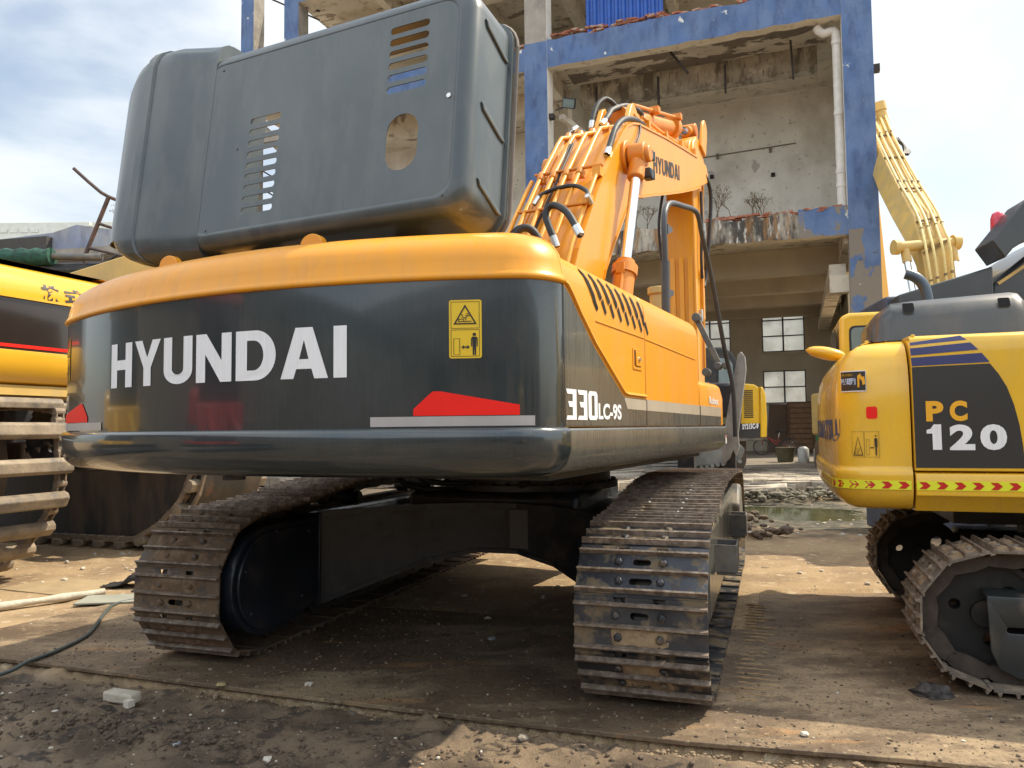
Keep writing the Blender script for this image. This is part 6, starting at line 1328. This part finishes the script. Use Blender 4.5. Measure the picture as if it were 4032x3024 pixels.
rag((2.16, 4.07, .006), .085, 3, M('oily rag', (.06, .05, .045), .8, var=.5, vs=10), 'oily dark rag crumpled on the plate before the yellow machine', 'rag')
rag((2.93, 3.92, .01), .07, 8, M('oily rag', (.035, .032, .035), .6, var=.4, vs=10), 'dark rag against the yellow machine\'s track at the right edge', 'rag', .8)
foil = M('crumpled foil', (.6, .62, .65), .3, metal=.6, var=.2)
rag((-1.55, 3.60, gz(-1.55, 3.60)+.004), .022, 5, foil, 'crumpled silvery wrapper in the mud, lower left', 'wrapper', .4)
rag((-.15, 5.20, .006), .028, 6, foil, 'crumpled pale wrapper in the shade under the orange machine', 'wrapper', .4)
rag((-1.62, 4.33, .005), .026, 7, M('ochre wrapper', (.42, .33, .16), .6), 'ochre scrap in front of the left track', 'wrapper', .35)
o = MB().box(-.045, .045, -.008, .008, 0, .008).build('wood_splinter', M('orange splinter', (.55, .22, .08), .7), None, loc=(-.36, 3.30, -.02), rz=-.1); tag(o, 'short orange wood splinter right of the rounded pebble', 'splinter')

# dirt pressed into bars where the shoes turned, right of the near track
R_ = random.Random(77); tm = M('pressed ochre dirt', (.30, .20, .10), .95, var=.3, vs=20, bump=.004, bs=60)
mb = MB()
tv = Vector((math.sin(rad(18.7)), math.cos(rad(18.7)), 0)); tr_ = Vector((tv.y, -tv.x, 0)); to = Vector((.139, 6.38, 0))
for k in range(26):
    c = to+tr_*(1.66+R_.uniform(0, .03))+tv*(-1.9+k*.088); L_ = R_.uniform(.05, .24); nseg = 7
    pts = [c+tr_*(L_*i/nseg)+tv*R_.uniform(-.006, .006)+Vector((0, 0, .001)) for i in range(nseg+1)]
    mb.tube(pts, [.002]+[R_.uniform(.004, .010) for _ in range(nseg-1)]+[.002], 6)
o = mb.build('pressed_dirt', tm, None, smooth=60); tag(o, kind='stuff')
# ================= guessed yard behind the camera, unseen, added for the glossy paint to reflect
def bx_thing(name, loc, hd, lab, cat): return empty(name, loc, hd, lab, cat)
YW = empty('unseen_rear_shed', (0, -17, 0), -8, 'unseen long brown brick shed added behind the camera for reflections', 'shed')  # unseen backdrop, added so the paint does not mirror bare sky
MB().box(-30, 26, -4, 0, 0, 5.4).build('wall', M('dull brick wall', (.34, .26, .20), .9, var=.2, vs=2), YW)
mb = MB(); mb.prism([(-4.4, 5.3), (.4, 5.3), (-2, 6.6)], 'x', -30.4, 26.4); mb.build('roof', M('dark sheet roof', (.10, .10, .11), .7), YW)
for k in range(9): MB().box(-27+6*k, -25+6*k, .01, .05, 1.6, 3.4).build('window', glassdark, YW)
def loader(name, loc, hd, mt, lab):  # out of frame machine, added only to be mirrored in the paint
    e = empty(name, loc, hd, lab, 'loader'); MB().box(-2.4, -.2, -1.1, 1.1, .8, 2.0).build('engine_cover', mt, e, bevel=.15)
    MB().box(-.1, 1.3, -.9, .9, .9, 1.7).build('body', mt, e, bevel=.05); c = MB().box(-.1, 1.2, -.75, .75, 1.71, 3.1).build('cab', glassdark, e, bevel=.08); MB().box(-.2, 1.3, -.85, .85, 3.1, 3.25).build('roof', mt, c, bevel=.04)
    mb = MB(); mb.prism([(1.3, 1.3), (1.3, 1.6), (3.2, 1.0), (3.3, .5), (3.1, .5)], 'y', -.5, -.3); mb.prism([(1.3, 1.3), (1.3, 1.6), (3.2, 1.0), (3.3, .5), (3.1, .5)], 'y', .3, .5); mb.build('lift_arms', mt, e)
    mb = MB(); mb.prism([(3.2, .1), (4.2, .1), (4.25, .2), (3.5, .3), (3.3, .7), (3.4, 1.1), (3.25, 1.15), (3.1, .6)], 'y', -1.3, 1.3); mb.build('bucket', blacksteel, e)
    for x in (-1.5, 1.2):
        for y in (-1.05, 1.05):
            wv = MB().cyl((x, y-.22, .68), (x, y+.22, .68), .68, seg=28).build('wheel', tyre, e, bevel=.06); MB().cyl((x, y-.23, .68), (x, y+.23, .68), .34, seg=20).build('rim', mt, wv)
loader('unseen_loader', (-9.3, .6, 0), -10, M('red machine paint', (.55, .03, .02), .35, coat=.3), 'unseen red wheel loader added left of the photographer for reflections')
LS = empty('unseen_side_shed', (-19, -6, 0), 80, 'unseen long grey shed added along the left of the yard for reflections', 'shed')  # unseen, added to darken the reflections on the left
MB().box(-12, 16, 0, 5, 0, 4.6).build('wall', M('grey shed wall', (.16, .14, .12), .9, var=.2, vs=2), LS); MB().box(-12.5, 16.5, -.6, 5.5, 4.61, 4.8).build('roof', M('dark sheet roof', (.10, .10, .11), .7), LS)
loader('unseen_loader', (-10.5, 5.2, 0), 15, M('amber machine paint', (.62, .36, .04), .35, coat=.3), 'unseen amber wheel loader added beyond the red one for reflections')
loader('unseen_loader', (3.2, -9.5, 0), 100, M('tan machine paint', (.42, .28, .08), .4, coat=.2), 'unseen tan wheel loader added behind the camera for reflections')
